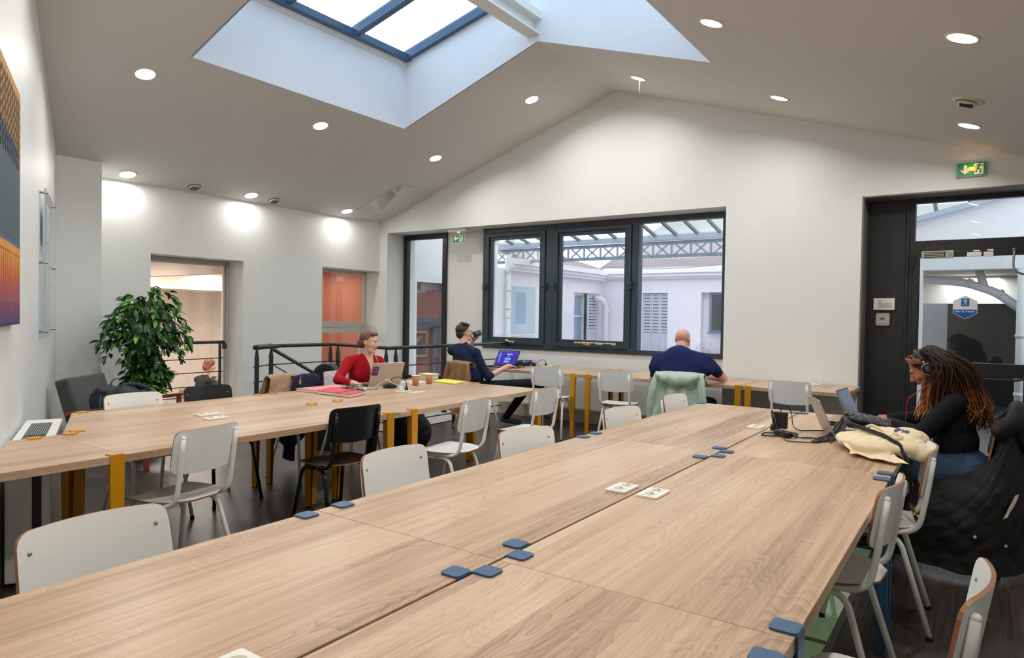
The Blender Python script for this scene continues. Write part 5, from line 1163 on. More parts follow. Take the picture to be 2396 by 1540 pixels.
def eyes(M, parent, s=1.0, col=(70,50,40), closed=False):
    me = MB(); R = M.to_3x3()
    for x in (-.029, .029): me.ell(M @ Vector((x*s, .0770*s, .003*s)), (.0115*s, .0075*s, .0048*s), n=8, R=R)
    e = me.build('eyes', mat('eye_white', (225,220,214), .2), parent); mi = MB()
    for x in (-.029, .029): mi.ell(M @ Vector((x*s, .0825*s, .002*s)), (.0050*s, .0028*s, .0042*s), n=6, R=R)
    mi.build('irises', mat('iris', col, .2), e)
    eb = MB()
    for x in (-1, 1): eb.tube([M @ Vector((x*q*s, y*s, z*s)) for q, y, z in ((.014,.0885,.022), (.028,.0885,.027), (.044,.078,.022))], [.0028, .0034, .0018], 6, flat=.6)
    eb.build('eyebrows', mat('brow_brown', (60,42,32), .8), parent)
def body(f, J, top=0, leg=1, skin=2, shoe=3, sc=1.0, sleeve='long', chest=(.175,.115,.19), waist=.135, fwd=(0,1,0), neck=.052, arm=.048, bust=0, hip=(.165,.125,.12), sh_r=.066, thigh=.082, legs=True, sleeve_end=.55, collar=None):
    F = Vector(fwd).normalized(); Vx = {k: Vector(v) for k, v in J.items()}
    r = (Vx['RS']-Vx['LS']).normalized(); up = (Vx['N']-Vx['P']).normalized(); ff = up.cross(r).normalized()*(1); ff = ff if ff.dot(F) > 0 else -ff
    R = Matrix((r, ff, up)).transposed()
    f.ell(Vx['P'], hip, leg if legs else top, R); mid = Vx['P'].lerp(Vx['N'], .36); cst = Vx['P'].lerp(Vx['N'], .68)
    f.cone(Vx['P']+up*.06, cst, waist, chest[0]*.86, top, sq=(ff, .74)); f.ell(cst, chest, top, R); f.ell(mid, (waist*1.08, waist*.84, .13), top, R)
    if bust:
        for x in (-1, 1): f.ell(cst+r*x*.075+ff*(chest[1]*.72)-up*.02, (.068, bust, .066), top, R)
    f.cone(Vx['LS'], Vx['RS'], sh_r, sh_r, top, sq=(ff, .9))
    for k in ('LS', 'RS'): f.cone(Vx['N']-up*.01, Vx[k], neck*1.12, sh_r*.92, top)
    f.cone(Vx['N']-up*.02, Vx['H']-Vector((0,0,.03))-ff*.01, neck, neck*.92, skin)
    for a in 'LR':
        S, E, W_ = Vx[a+'S'], Vx[a+'E'], Vx[a+'W']
        if sleeve == 'long':
            f.cone(S, E, arm*1.22, arm*.98, top); f.cone(E, E.lerp(W_, .93), arm*.95, arm*.70, top); f.cone(E.lerp(W_, .8), W_, arm*.6, arm*.56, skin)
        elif sleeve == 'pushed':
            f.cone(S, E, arm*1.25, arm*1.02, top); f.cone(E, E.lerp(W_, .12), arm*1.0, arm*1.02, top); f.cone(E, W_, arm*.88, arm*.56, skin)
        else:
            f.cone(S, S.lerp(E, sleeve_end), arm*1.34, arm*1.22, top); f.cone(S, E, arm*1.08, arm*.86, skin); f.cone(E, W_, arm*.86, arm*.56, skin)
    if legs:
        for a in 'LR':
            hp = Vx['P']+r*(.085 if a == 'R' else -.085)-up*.03
            f.cone(hp, Vx[a+'K'], thigh*1.12, thigh*.78, leg); f.cone(Vx[a+'K'], Vx[a+'A'], thigh*.74, thigh*.52, leg)
            t = Vx[a+'T']; A = Vx[a+'A']; f.cone(A-Vector((0,0,.03)), t, .040, .034, shoe); f.cone(A+(t-A)*(-.22)-Vector((0,0,.035)), t-Vector((0,0,.004)), .034, .030, shoe)
    return R, ff, r, up
def cloth(name, col, **k): return mat(name, col, .9, noise_amt=.10, noise_scale=7, bump=.35, bump_scale=k.get('bs', 14), spec=.25)
SK1 = mat('skin_pale', (222,172,150), .5, noise_amt=.06, noise_scale=9); SK2 = mat('skin_rosy', (214,158,138), .5, noise_amt=.07, noise_scale=9); SK3 = mat('skin_brown', (176,112,82), .5, noise_amt=.05, noise_scale=9); LIP = mat('lips', (176,98,92), .45)
def hair_cap(M, prims, m, name, parent, s=1.0, vox=.0045, strands=None):
    f = Fig(); R = M.to_3x3()
    for q in prims:
        if q[0] == 'e': f.ell(M @ Vector([c*s for c in q[1]]), [c*s for c in q[2]], 0, R)
        else: f.cone(M @ Vector([c*s for c in q[1]]), M @ Vector([c*s for c in q[2]]), q[3]*s, q[4]*s, 0)
    return f.finish(name, [m], vox, 2, parent)
# ---- bald man at the counter (back view)
t = thing('person', 'bald man in a navy t-shirt seated at the window counter, seen from behind', 'person', (-2.56, 6.75, 0))
f = Fig()
J = dict(P=(-2.53,6.70,.58), N=(-2.60,6.88,1.055), H=(-2.615,6.945,1.195), LS=(-2.84,6.83,.985), RS=(-2.335,6.85,1.00), LE=(-2.925,6.90,.745), RE=(-2.215,7.06,.805), LW=(-2.74,7.17,.795), RW=(-2.43,7.22,.795),
         LK=(-2.72,7.20,.50), RK=(-2.40,7.22,.50), LA=(-2.72,7.10,.09), RA=(-2.38,7.12,.09), LT=(-2.74,7.28,.035), RT=(-2.36,7.30,.035))
body(f, J, 0, 1, 2, 3, sleeve='short', chest=(.245,.170,.225), waist=.225, arm=.055, neck=.066, hip=(.22,.17,.13), sh_r=.082, thigh=.10, sleeve_end=.62)
HM = headM(J['H'], (.02,.93,-.36)); head(f, HM, 2, 2, 1.02, 1.15)
f.cone((-2.60,6.80,.98), (-2.86,6.81,.90), .125, .085, 0); f.cone((-2.60,6.80,.98), (-2.32,6.83,.91), .125, .085, 0); f.cone((-2.60,6.80,.95), (-2.58,6.74,.75), .20, .22, 0, ((0,1,0), .75))
f.cone((-2.605,6.86,1.06), (-2.61,6.89,1.14), .066, .060, 2)
hand(f, J['RW'], (-.85,.45,-.1), (0,0,1), (.3,.9,0), 2, .3); hand(f, J['LW'], (.8,.55,-.1), (0,0,1), (-.3,.9,0), 2, .3)
bo = f.finish('body', [cloth('navy_jersey', (26,36,82)), cloth('dark_trousers', (34,36,44)), SK2, M_plb], .006, 4, t, relax=110)
# ---- young man with a mug
t = thing('person', 'young dark-haired man in a navy sweater drinking from a mug, laptop in front', 'person', (-5.2, 6.65, 0))
f = Fig()
J = dict(P=(-5.15,6.60,.53), N=(-5.335,6.58,1.035), H=(-5.355,6.625,1.205), LS=(-5.535,6.61,.975), RS=(-5.125,6.57,.955), LE=(-5.53,6.86,.86), RE=(-4.985,6.64,.665), LW=(-5.415,6.88,1.10), RW=(-4.965,7.05,.785),
         LK=(-4.42,6.95,.60), RK=(-4.72,7.12,.52), LA=(-4.66,7.22,.23), RA=(-5.06,7.14,.10), LT=(-4.50,7.30,.15), RT=(-4.93,7.26,.035))
body(f, J, 0, 1, 2, 3, sleeve='pushed', chest=(.185,.125,.21), waist=.150, arm=.048, neck=.055, sh_r=.072, thigh=.085)
f.cone((-4.62,7.17,.34), J['LA'], .047, .045, 4); f.cone(J['LA'], (-4.60,7.25,.19), .045, .040, 4)
HM = headM(J['H'], (.50,.86,.06)); head(f, HM, 2, 5, .97)
hand(f, J['RW'], (.02,.95,-.16), (0,0,1), (-1,.1,0), 2, .22); hand(f, J['LW'], (.75,-.15,.62), (-.2,.8,.5), (-.3,-.6,.6), 2, .75)
bo = f.finish('body', [cloth('navy_knit', (30,40,66)), cloth('black_denim', (20,21,26)), SK1, mat('grey_sneaker', (74,80,84), .7), cloth('rust_sock', (216,72,26)), LIP], .0055, 4, t, relax=22)
eyes(HM, t, .97)
HB = mat('dark_brown_hair', (52,38,30), .55, noise_amt=.45, noise_scale=60, bump=.6, bump_scale=70)
pr = [('e', (0,-.030,.046), (.080,.090,.078)), ('e', (0,-.060,-.010), (.070,.055,.070)), ('c', (-.045,.035,.095), (.045,.035,.095), .026, .026), ('c', (-.05,.0,.11), (.05,.0,.11), .024, .02), ('c', (-.072,-.015,.03), (-.073,-.01,-.01), .012, .008), ('c', (.072,-.015,.03), (.073,-.01,-.01), .012, .008)]
random.seed(12)
for i in range(26):
    a = random.uniform(-1.3, 1.3); b = random.uniform(-.3, 1.0); p = Vector((.078*math.sin(a), -.03+.086*math.cos(a)*math.sin(b), .046+.075*math.cos(b)*math.cos(a*.6))); q = p*1.12+Vector((random.uniform(-.01,.01), random.uniform(.0,.02), random.uniform(.0,.012))); pr.append(('c', tuple(p), tuple(q), .010, .004))
hair_cap(HM, pr, HB, 'hair', t, .97)
gl = MB()
for x in (-1, 1):
    gl.tube([HM @ Vector((x*.033+.022*math.cos(a), .094, .004+.018*math.sin(a))) for a in np.linspace(0, 2*PI, 16)], .0016, 5); gl.tube([HM @ Vector((x*.055, .092, .010)), HM @ Vector((x*.076, .06, .012)), HM @ Vector((x*.080, -.01, .008))], .0018, 5)
gl.tube([HM @ Vector((-.011,.096,.006)), HM @ Vector((.011,.096,.006))], .0016, 5); gl.build('glasses', M_plb, t)
MB().tube(bez([HM @ Vector((.080,.0,-.02)), HM @ Vector((.078,.015,-.08)), HM @ Vector((.06,.03,-.16))], 6), .0014, 5).ell(HM @ Vector((.080,.003,-.008)), (.007,.007,.009), n=5).build('earphone', M_plw, t)
mg = thing('mug', 'black and white patterned mug raised to the young man\'s mouth', 'mug', (-5.30, 6.76, 1.19))
Mm = headM((-5.298, 6.745, 1.175), (.55,.80,.33)); Mm = Mm @ Matrix.Rotation(-PI/2, 4, 'X')
mp = mat('mug_marble', (40,42,44), .25, noise_amt=3.0, noise_scale=38)
MB().lathe([(.0005,.004), (.036,.004), (.039,.0), (.040,.02), (.037,.095), (.0005,.098)], 22, M=Mm).build('mug_body', mp, mg)
MB().tube([Mm @ Vector((.038+.024*math.sin(a), 0, .045+.028*math.cos(a))) for a in np.linspace(0, PI, 10)], .005, 6).build('handle', mp, mg)
# ---- woman in red
t = thing('person', 'woman in a red v-neck sweater with white earphones leaning to her silver laptop', 'person', (-5.1, 4.6, 0))
f = Fig()
J = dict(P=(-5.12,4.62,.55), N=(-4.985,4.635,1.00), H=(-4.945,4.635,1.145), LS=(-4.985,4.80,.945), RS=(-5.045,4.465,.955), LE=(-4.905,4.87,.80), RE=(-4.975,4.265,.795), LW=(-4.78,4.70,.785), RW=(-4.775,4.26,.785),
         LK=(-4.72,4.74,.50), RK=(-4.70,4.50,.50), LA=(-4.76,4.74,.09), RA=(-4.74,4.46,.09), LT=(-4.60,4.76,.035), RT=(-4.58,4.45,.035))
def vneck(C, mi):
    # open v at the chest: faces towards +x near the throat become skin
    cy = 4.64; z0 = .84; z1 = 1.02; x = C[:, 0]; hw = (C[:, 2]-z0)/(z1-z0)*.050
    k = (mi == 0) & (C[:, 2] > z0) & (C[:, 2] < 1.03) & (np.abs(C[:, 1]-cy) < hw) & (x > -5.0); mi[k] = 2; return mi
body(f, J, 0, 1, 2, 3, chest=(.150,.105,.175), waist=.122, arm=.047, neck=.044, bust=.022, fwd=(1,0,0), sh_r=.060, hip=(.165,.125,.12))
HM = headM(J['H'], (.90,.36,-.12)); head(f, HM, 2, 4, .93)
hand(f, J['RW'], (.95,.10,-.10), (0,0,1), (.1,1,0), 2, .30, .95); hand(f, J['LW'], (.9,-.35,-.1), (0,0,1), (-.2,-1,0), 2, .3, .95)
bo = f.finish('body', [cloth('red_knit', (168,18,30)), cloth('navy_denim', (30,36,58)), SK1, M_plb, LIP], .0055, 4, t, [vneck], relax=28)
eyes(HM, t, .93)
HB2 = mat('chestnut_hair', (108,72,50), .55, noise_amt=.4, noise_scale=60, bump=.6, bump_scale=70)
pr = [('e', (0,-.028,.044), (.079,.090,.078)), ('e', (0,-.062,-.005), (.068,.052,.062)), ('c', (-.04,.045,.088), (.04,.045,.088), .022, .022), ('c', (-.070,.0,.04), (-.072,-.02,.0), .014, .010), ('c', (.070,.0,.04), (.072,-.02,.0), .014, .010), ('c', (0,-.10,.0), (.01,-.125,-.07), .030, .014)]
hair_cap(HM, pr, HB2, 'hair', t, .93)
ep = MB(); 
ep.tube(bez([HM @ Vector((.075,.0,-.01)), HM @ Vector((.078,.02,-.08)), Vector((-4.885,4.60,.93)), Vector((-4.868,4.61,.87)), Vector((-4.852,4.645,.865))], 6), .0018, 5); ep.tube(bez([HM @ Vector((-.075,.0,-.01)), HM @ Vector((-.06,.04,-.10)), Vector((-4.87,4.69,.93)), Vector((-4.852,4.68,.875)), Vector((-4.850,4.65,.865))], 6), .0018, 5)
for k in range(3): ep.tube([Vector((-4.846, 4.648+.014*math.cos(a+k), .862+.016*math.sin(a*1.0+k*2))) for a in np.linspace(0, 2*PI, 12)], .002, 5)
ep.tube(bez([(-4.847,4.648,.855), (-4.842,4.63,.82), (-4.83,4.64,.79), (-4.80,4.62,.758), (-4.7,4.58,.757)], 6), .0018, 5); ep.build('earphones', M_plw, t)
# ---- woman with headphones
t = thing('person', 'woman with long wavy dark and copper hair, headphones and a black top, typing at right', 'person', (-.12, 4.9, 0))
f = Fig()
J = dict(P=(-.085,4.86,.56), N=(-.165,4.90,1.005), H=(-.285,4.915,1.135), LS=(-.125,4.745,.945), RS=(-.155,5.055,.945), LE=(-.285,4.665,.755), RE=(-.33,5.11,.80), LW=(-.465,4.865,.79), RW=(-.49,5.05,.79),
         LK=(-.52,4.78,.53), RK=(-.52,4.96,.53), LA=(-.46,4.78,.09), RA=(-.46,4.98,.09), LT=(-.62,4.76,.035), RT=(-.62,5.0,.035))
body(f, J, 0, 1, 2, 3, chest=(.165,.125,.185), waist=.145, arm=.054, neck=.048, bust=.06, fwd=(-1,0,0), sh_r=.068, hip=(.185,.155,.13), thigh=.095)
HM = headM(J['H'], (-.80,-.10,-.60), (-.35,0,1)); head(f, HM, 2, 4, .94)
hand(f, J['LW'], (-.92,.30,-.05), (0,0,1), (.25,1,0), 2, .35, .95); hand(f, J['RW'], (-.96,.0,-.05), (0,0,1), (0,-1,0), 2, .3, .95)
bo = f.finish('body', [cloth('black_jersey', (18,20,28)), mat('blue_denim', (54,76,104), .85, noise_amt=.3, noise_scale=14, bump=.4, bump_scale=40), SK3, M_plb, LIP], .0055, 4, t, relax=18)
eyes(HM, t, .94)
def hair_lock_mat():
    m = bpy.data.materials.new('balayage_hair'); m.use_nodes = True; N = m.node_tree.nodes; L = m.node_tree.links; b = N['Principled BSDF']
    at = N.new('ShaderNodeAttribute'); at.attribute_name = 'tip'; cr = N.new('ShaderNodeValToRGB'); L.new(at.outputs['Fac'], cr.inputs[0]); e = cr.color_ramp.elements
    e[0].position = 0; e[0].color = srgb(38,24,18); e[1].position = 1; e[1].color = srgb(222,154,80)
    k = e.new(.55); k.color = srgb(52,31,21); k = e.new(.82); k.color = srgb(142,82,40)
    L.new(cr.outputs[0], b.inputs['Base Color']); b.inputs['Roughness'].default_value = .42; b.inputs['Specular IOR Level'].default_value = .22; return m
M_hair = hair_lock_mat()
cap = hair_cap(HM, [('e', (0,-.030,.040), (.083,.096,.083)), ('e', (0,-.075,-.03), (.075,.06,.09)), ('c', (-.075,.0,.02), (-.075,-.03,-.09), .022, .025), ('c', (.075,.0,.02), (.075,-.03,-.09), .022, .025)], mat('hair_root', (36,23,18), .6, noise_amt=.3, noise_scale=50), 'hair', t, .96)
hm = MB(); tip = []; random.seed(21)
def lock(pts, r0, r1, t0, t1):
    p = bez(pts, 5); n = len(p); k0 = len(hm.v); rs = [ (r0+(r1-r0)*(i/(n-1))**1.3)*(.55 if i == 0 else 1) for i in range(n)]; hm.tube(p, rs, 6, flat=.45)
    for i in range(n): tip.extend([t0+(t1-t0)*(i/(n-1))**1.2]*6)
HC = Vector(J['H'])
for i in range(820):
    side = random.choice((-1, -1, 1)) ; b = random.uniform(-.06, .09)
    # root on the scalp (head frame), x lateral (head x+ = right of her)
    a = random.uniform(-1.25, 1.9); el = random.uniform(-.1, 1.0)
    rx = .082*math.sin(a)*math.cos(el*.7); ry = -.030-.092*math.cos(a)*math.cos(el)*random.choice((1, 1, .3)); rz = .045+.082*math.sin(el)
    root = HM @ Vector((rx, ry, rz))
    lat = root.y-HC.y; nearside = lat < 0
    x_end = random.uniform(-.26, .07); y_end = HC.y+(-.13 if nearside else .12)+random.uniform(-.05, .05); z_end = random.uniform(.82, .93)
    if x_end > -.10: y_end = HC.y+random.uniform(-.16, .14); z_end = random.uniform(.80, .93)
    mid = Vector((root.x*.45+x_end*.55+.03, root.y*.5+y_end*.5+(-.045 if nearside else .045), root.z*.45+z_end*.55+.05))
    top = root+Vector((.035, (-.03 if nearside else .03), -.005)); w1 = random.uniform(-.028, .028)
    q = [root, top, mid+Vector((w1, -w1, .05)), Vector((x_end*.8+mid.x*.2-w1, y_end, z_end*.7+mid.z*.3)), Vector((x_end+w1, y_end+random.uniform(-.03,.03), z_end-.02))]
    hl = random.random() < .22
    lock(q, random.uniform(.004,.0070), .0013, .30 if hl else 0, 1.0 if (hl or random.random() < .45) else .60)
for i in range(46):   # front strands swept over the crown and down beside the face
    s = -1 if i % 3 else 1
    x0 = random.uniform(-.05, .05); root = HM @ Vector((x0*.5, .055-random.uniform(0,.05), .105+random.uniform(0,.012)))
    q = [root, HM @ Vector((s*.085*(-1)*-1 if False else s*.075, .02+random.uniform(-.03,.03), .075)), HM @ Vector((s*.092, -.02+random.uniform(-.035,.02), .0)), Vector((HC.x+.03+random.uniform(-.04,.05), HC.y+(s*.105)*(-1 if False else 1)*1.0, HC.z-.13)), Vector((HC.x+.02+random.uniform(-.07,.05), HC.y+s*.12+random.uniform(-.02,.02), .84+random.uniform(-.03,.06)))]
    lock(q, .007, .0020, .86 if i % 4 == 0 else .05, 1.0)
hme = hm.build('hair_locks', M_hair, cap); att = hme.data.attributes.new('tip', 'FLOAT', 'POINT')
if len(tip) == len(hme.data.vertices): att.data.foreach_set('value', tip)
tag(hme, kind='stuff')
hp = thing('headphones', 'black on-ear headphones with a silver ring worn by the woman at right', 'headphones', tuple(HC))
MB().tube([HM @ Vector((.098*math.sin(a), -.018, .040+.088*math.cos(a))) for a in np.linspace(-1.45, 1.45, 20)], .010, 8, flat=.45).build('headband', mat('headband_black', (38,38,40), .5), hp)
for s in (-1, 1):
    Mh = HM @ Matrix.Translation((s*.098, -.012, -.006)) @ Matrix.Rotation(s*PI/2, 4, 'Y')
    MB().lathe([(.0005,-.012), (.034,-.012), (.036,0), (.034,.010), (.0005,.012)], 22, M=Mh).build('ear_cushion', M_plb, hp); MB().lathe([(.032,.008), (.037,.008), (.037,.013), (.033,.014), (.032,.008)], 26, M=Mh).build('silver_ring', M_steel, hp)
    MB().lathe([(.012,.0125), (.014,.0125), (.014,.0135), (.012,.0135), (.012,.0125)], 18, M=Mh).build('cap_ring', mat('cap_grey', (120,120,120), .4), hp)
    MB().tube([HM @ Vector((s*.099, -.016, .020)), HM @ Vector((s*.097, -.018, .052))], .005, 6).build('slider', M_steel, hp)
cable('', [HM @ Vector((-.100,.0,-.04)), HM @ Vector((-.108,.0,-.08)), Vector((-.355, 4.79, .96)), Vector((-.37, 4.80, .87)), Vector((-.375, 4.81, .80)), Vector((-.40, 4.84, .765))], .0024, mat('red_cable', (206,44,38), .4), hp, 'red_cable')
# ---- person in the neighbouring office
OF = -.8
t = thing('person', 'brown-haired person in a dark green sweater seated in the office beyond the left window', 'person', (-11.4, 6.6, OF))
f = Fig(); ox, oy = -11.45, 6.66
J = dict(P=(ox,oy,OF+.55), N=(ox+.02,oy+.10,OF+1.05), H=(ox+.05,oy+.18,OF+1.24), LS=(ox-.17,oy+.07,OF+.98), RS=(ox+.19,oy+.07,OF+.98), LE=(ox-.24,oy+.25,OF+.80), RE=(ox+.26,oy+.22,OF+.78), LW=(ox-.10,oy+.38,OF+.95), RW=(ox+.10,oy+.42,OF+.92), LK=(ox-.12,oy+.45,OF+.5), RK=(ox+.12,oy+.45,OF+.5), LA=(ox-.12,oy+.45,OF+.08), RA=(ox+.12,oy+.45,OF+.08), LT=(ox-.12,oy+.6,OF+.035), RT=(ox+.12,oy+.6,OF+.035))
body(f, J, 0, 1, 2, 3); HM = headM(J['H'], (.5,.8,-.3)); head(f, HM, 2, 2, .97)
hand(f, J['LW'], (.5,.3,.6), (0,1,0), (1,0,0), 2, .5); hand(f, J['RW'], (-.4,.4,.6), (0,1,0), (-1,0,0), 2, .5)
f.finish('body', [cloth('bottle_green_knit', (44,50,46)), cloth('office_trousers', (50,48,56)), SK1, M_plb], .011, 2, t)
hair_cap(HM, [('e', (0,-.028,.044), (.088,.098,.086)), ('e', (0,-.06,-.03), (.085,.06,.085)), ('c', (-.078,.0,.03), (-.08,-.02,-.07), .022, .02), ('c', (.078,.0,.03), (.08,-.02,-.07), .022, .02)], mat('brown_bob_hair', (120,80,58), .6, noise_amt=.35, noise_scale=40), 'hair', t, 1.0, .008)
# ================================================================== COATS, BAGS, ARMCHAIR
def crinkle(V, amp, sc):
    for i in range(len(V)): 
        v = Vector(V[i]); n = noise.noise_vector(v*sc)*amp+noise.noise_vector(v*sc*2.7)*amp*.45; V[i] = tuple(v+n)
def drape(name, label, cx, cy, deg, mt, front=.12, back=.5, wt=.22, wb=.26, A=.03, nf=5, th=.010, z0=.862, flare=.08, nu=44, nv=40, cat='coat', amp=.006, quilt=0, hemvar=.04, ph=0.0, shift=0, t=None, off=0, nm='garment'):
    """garment over a backrest whose top middle is (cx,cy), chair facing deg"""
    a = math.radians(deg-90); M = Matrix.Translation((cx, cy, 0)) @ Matrix.Rotation(a, 4, 'Z')
    if t is None: t = thing(name, label, cat, (cx, cy, 0))
    tot = front+back+.05
    def P(u, v):
        s = v*tot; x0 = (u*2-1)
        if s < front: y = .028+.02*(1-s/front); z = z0-.012-(front-s); d = (front-s)/max(front, .01)*.4
        elif s < front+.05: q = (s-front)/.05; y = .028-.07*q; z = z0-.012+.014*math.sin(PI*q); d = 0
        else: q = (s-front-.05)/back; y = -.044-flare*q-.0; z = z0-.012-q*back*(1+hemvar*math.sin(x0*4+ph)); d = q
        w_ = wt+(wb-wt)*d; x = x0*w_+shift*d
        y += (-.040*(1-min(1, abs(x)/.2)**2)+.035)*(1 if s > front*.5 else .6)
        y += (A*d+.004)*math.sin(nf*PI*x0+ph+2.0*d)*(1 if s > front else -.3)-A*d*.3
        if quilt: g = abs(math.sin((x*1.0+z)*PI/.105))*abs(math.sin((x-z)*PI/.105)); y -= (g**.5)*.016*quilt
        z -= .015*abs(x0)**3
        return (x, y-off, z)
    m = MB().plate(lambda u, v: P(u, v), nu, nv, th, 0, 0); crinkle(m.v, amp, 11); m.v = [tuple(M @ Vector(q)) for q in m.v]
    o = m.build(nm, mt, t); return t, M
C_grn = mat('sage_nylon', (172,190,172), .55, noise_amt=.05, noise_scale=6, bump=.35, bump_scale=16)
C_tan = mat('tan_poplin', (146,108,66), .6, noise_amt=.12, noise_scale=6, bump=.35, bump_scale=14)
C_bei = cloth('beige_wool', (176,146,118)); C_nav = cloth('navy_nylon', (34,38,56)); C_blk = mat('black_quilt', (17,17,20), .75, noise_amt=.2, noise_scale=8, bump=.35, bump_scale=24)
# sage jacket on the bald man's chair
t, M = drape('jacket', 'pale sage green nylon jacket hanging over the bald man\'s chair back', -2.47, 6.50, 93, C_grn, .08, .62, .235, .31, .035, 4, hemvar=.05, flare=.10, ph=.6, z0=.885)
hd = MB()
def Ph(u, v):
    a = (u-.5)*PI*.98; c = max(0, math.cos(a)); x = .225*math.sin(a)*(1-.12*v)
    return (x, -.075-.050*math.sin(PI*min(1,v*1.1))*c**.5-.012*math.sin(9*a+3*v)*v-.01, .893-v*(.035+.135*c**.7)-.012*c*(1-v))
hd.plate(Ph, 36, 12, .008, 0, 0); crinkle(hd.v, .010, 16); hd.v = [tuple(M @ Vector(q)) for q in hd.v]; hd.build('hood', C_grn, t)
for s in (-1, 1):
    sl_ = MB().tube([M @ Vector(q) for q in bez([(s*.22, -.05, .86), (s*.245, -.10, .72), (s*.27, -.11, .55), (s*.285, -.10, .36)], 5)], [.03+.012*math.sin(i*.25) for i in range(16)], 10, flat=.5); crinkle(sl_.v, .006, 20); sl_.build('sleeve', C_grn, t)
cable('', [M @ Vector(q) for q in ((.19, -.10, .84), (.235, -.12, .80), (.255, -.12, .74), (.225, -.12, .70), (.20, -.12, .74))], .0018, mat('drawstring', (150,160,130), .7), t, 'drawstring')
# tan coat on the young man's chair
t, M = drape('coat', 'tan brown coat draped round the young man\'s chair, hem near the floor', -5.24, 6.42, 70, C_tan, .05, .60, .215, .24, .03, 3, hemvar=.06, flare=.05, z0=.858, ph=1.2)
for s, e in ((-1, .20), (1, .30)):
    sl_ = MB().tube([M @ Vector(q) for q in bez([(s*.20, -.02, .83), (s*.25, -.05, .70), (s*.265, -.06, .52), (s*.26, -.08, e)], 5)], [.050-.001*i for i in range(16)], 12, flat=.5); crinkle(sl_.v, .008, 16); sl_.build('sleeve', C_tan, t)
    MB().tube([M @ Vector((s*.26, -.08, e+.03)), M @ Vector((s*.26, -.08, e))], .04, 12, flat=.6).build('cuff_strap', mat('dark_tan_cuff', (112,80,48), .6), t)
# beige and navy coats
t, M = drape('coat', 'beige wool coat slung over the chair back across the left table', -4.99, 3.66, 4, C_bei, .16, .40, .16, .20, .035, 3, hemvar=.1, ph=.4, z0=.885, shift=.04, amp=.010)
t, M = drape('coat', 'dark navy padded jacket hanging beside the beige coat on the same chair', -4.97, 3.88, 4, C_nav, .12, .66, .15, .22, .035, 4, hemvar=.18, ph=2.0, z0=.868, shift=.05, amp=.009, off=.012)
# quilted coat of the woman
M = Matrix.Translation((.105, 4.85, 0)) @ Matrix.Rotation(math.radians(96), 4, 'Z')
t = thing('coat', 'big black quilted coat with a white label falling from the woman\'s chair to the floor', 'coat', (.105, 4.85, 0))
tp = [Vector(q) for q in ((.10,5.06,.84), (.145,4.97,.885), (.15,4.82,.895), (.13,4.70,.86), (.02,4.655,.62), (-.30,4.665,.462))]
bt = [Vector(q) for q in ((.14,5.20,.14), (.27,5.0,.08), (.265,4.72,.05), (.08,4.53,.035), (-.20,4.50,.04), (-.50,4.58,.06))]
tpc = bez(tp, 20); btc = bez(bt, 20)
def Pq(u, v):
    x = u*(len(tpc)-1); i = min(int(x), len(tpc)-2); k = x-i; T = tpc[i].lerp(tpc[i+1], k); B = btc[i].lerp(btc[i+1], k)
    p = T.lerp(B, v); tg = (btc[i+1]-btc[i]); out = Vector((-tg.y, tg.x, 0)); out = out.normalized() if out.length > 1e-6 else Vector((1,0,0))
    if out.dot(p-Vector((-.1,4.9,p.z))) < 0: out = -out
    L = u*1.5; g = abs(math.sin((L+v*.85)*PI/.17))*abs(math.sin((L-v*.85)*PI/.17))
    return p+out*(.050*math.sin(PI*min(1, v*1.15))+.020*math.sin(u*17+v*2.5)*v+.009*g**.5)
def Pn(u, v): return Pq(1-u, v)
cm_ = MB().plate(lambda u, v: Pq(u, v), 150, 84, .016, 0, 0); crinkle(cm_.v, .010, 7); cm_.build('garment', C_blk, t)
cl_ = MB().tube(bez([(.07, 4.62, .80), (.16, 4.66, .885), (.185, 4.80, .925), (.19, 4.95, .92), (.15, 5.07, .86), (.08, 5.10, .80)], 5), [.030, .04, .045, .05, .052, .055, .058, .058, .06, .06, .06, .058, .058, .055, .055, .052, .05, .05, .048, .045, .04, .04, .035, .035, .03, .03], 12, flat=.8); crinkle(cl_.v, .010, 12); cl_.build('collar', C_blk, t)
q = bez([(.17, 4.72, .86), (.26, 4.74, .76), (.315, 4.80, .62), (.33, 4.84, .45), (.31, 4.86, .32)], 5); sl_ = MB().tube(q, [.070-.0010*i for i in range(len(q))], 14, flat=.7); crinkle(sl_.v, .014, 12); sl_.build('sleeve', C_blk, t)
M_lab = mat('cream_label', (226,218,196), .7)
from mathutils.bvhtree import BVHTree
def bvh_of(o):
    me = o.data; return BVHTree.FromPolygons([tuple(v.co) for v in me.vertices], [tuple(p.vertices) for p in me.polygons])
def skin(u, v, lift=.006):
    p = Pq(u, v); du = (Pq(u+.004, v)-Pq(u-.004, v)); dv = Pq(u, v+.01)-Pq(u, v-.01); n_ = du.cross(dv).normalized()
    if n_.dot(Vector((.1, -1, .2))) < 0: n_ = -n_
    return p+n_*lift, n_
lb_ = MB(); g_ = [[skin(.535+.012*i+.012*j, .47+.034*j, .014)[0] for i in range(3)] for j in range(5)]
for j in range(4):
    for i in range(2): lb_.add([g_[j][i], g_[j][i+1], g_[j+1][i+1], g_[j+1][i]], [(0,1,2,3)])
lb_.build('label_tab', M_lab, t)
for (u_, v_) in ((.70, .70), (.56, .80), (.62, .93)):
    p, n_ = skin(u_, v_, .012); MB().tube([p, p+n_*.005], .008, 10).build('snap_button', M_lab, t)
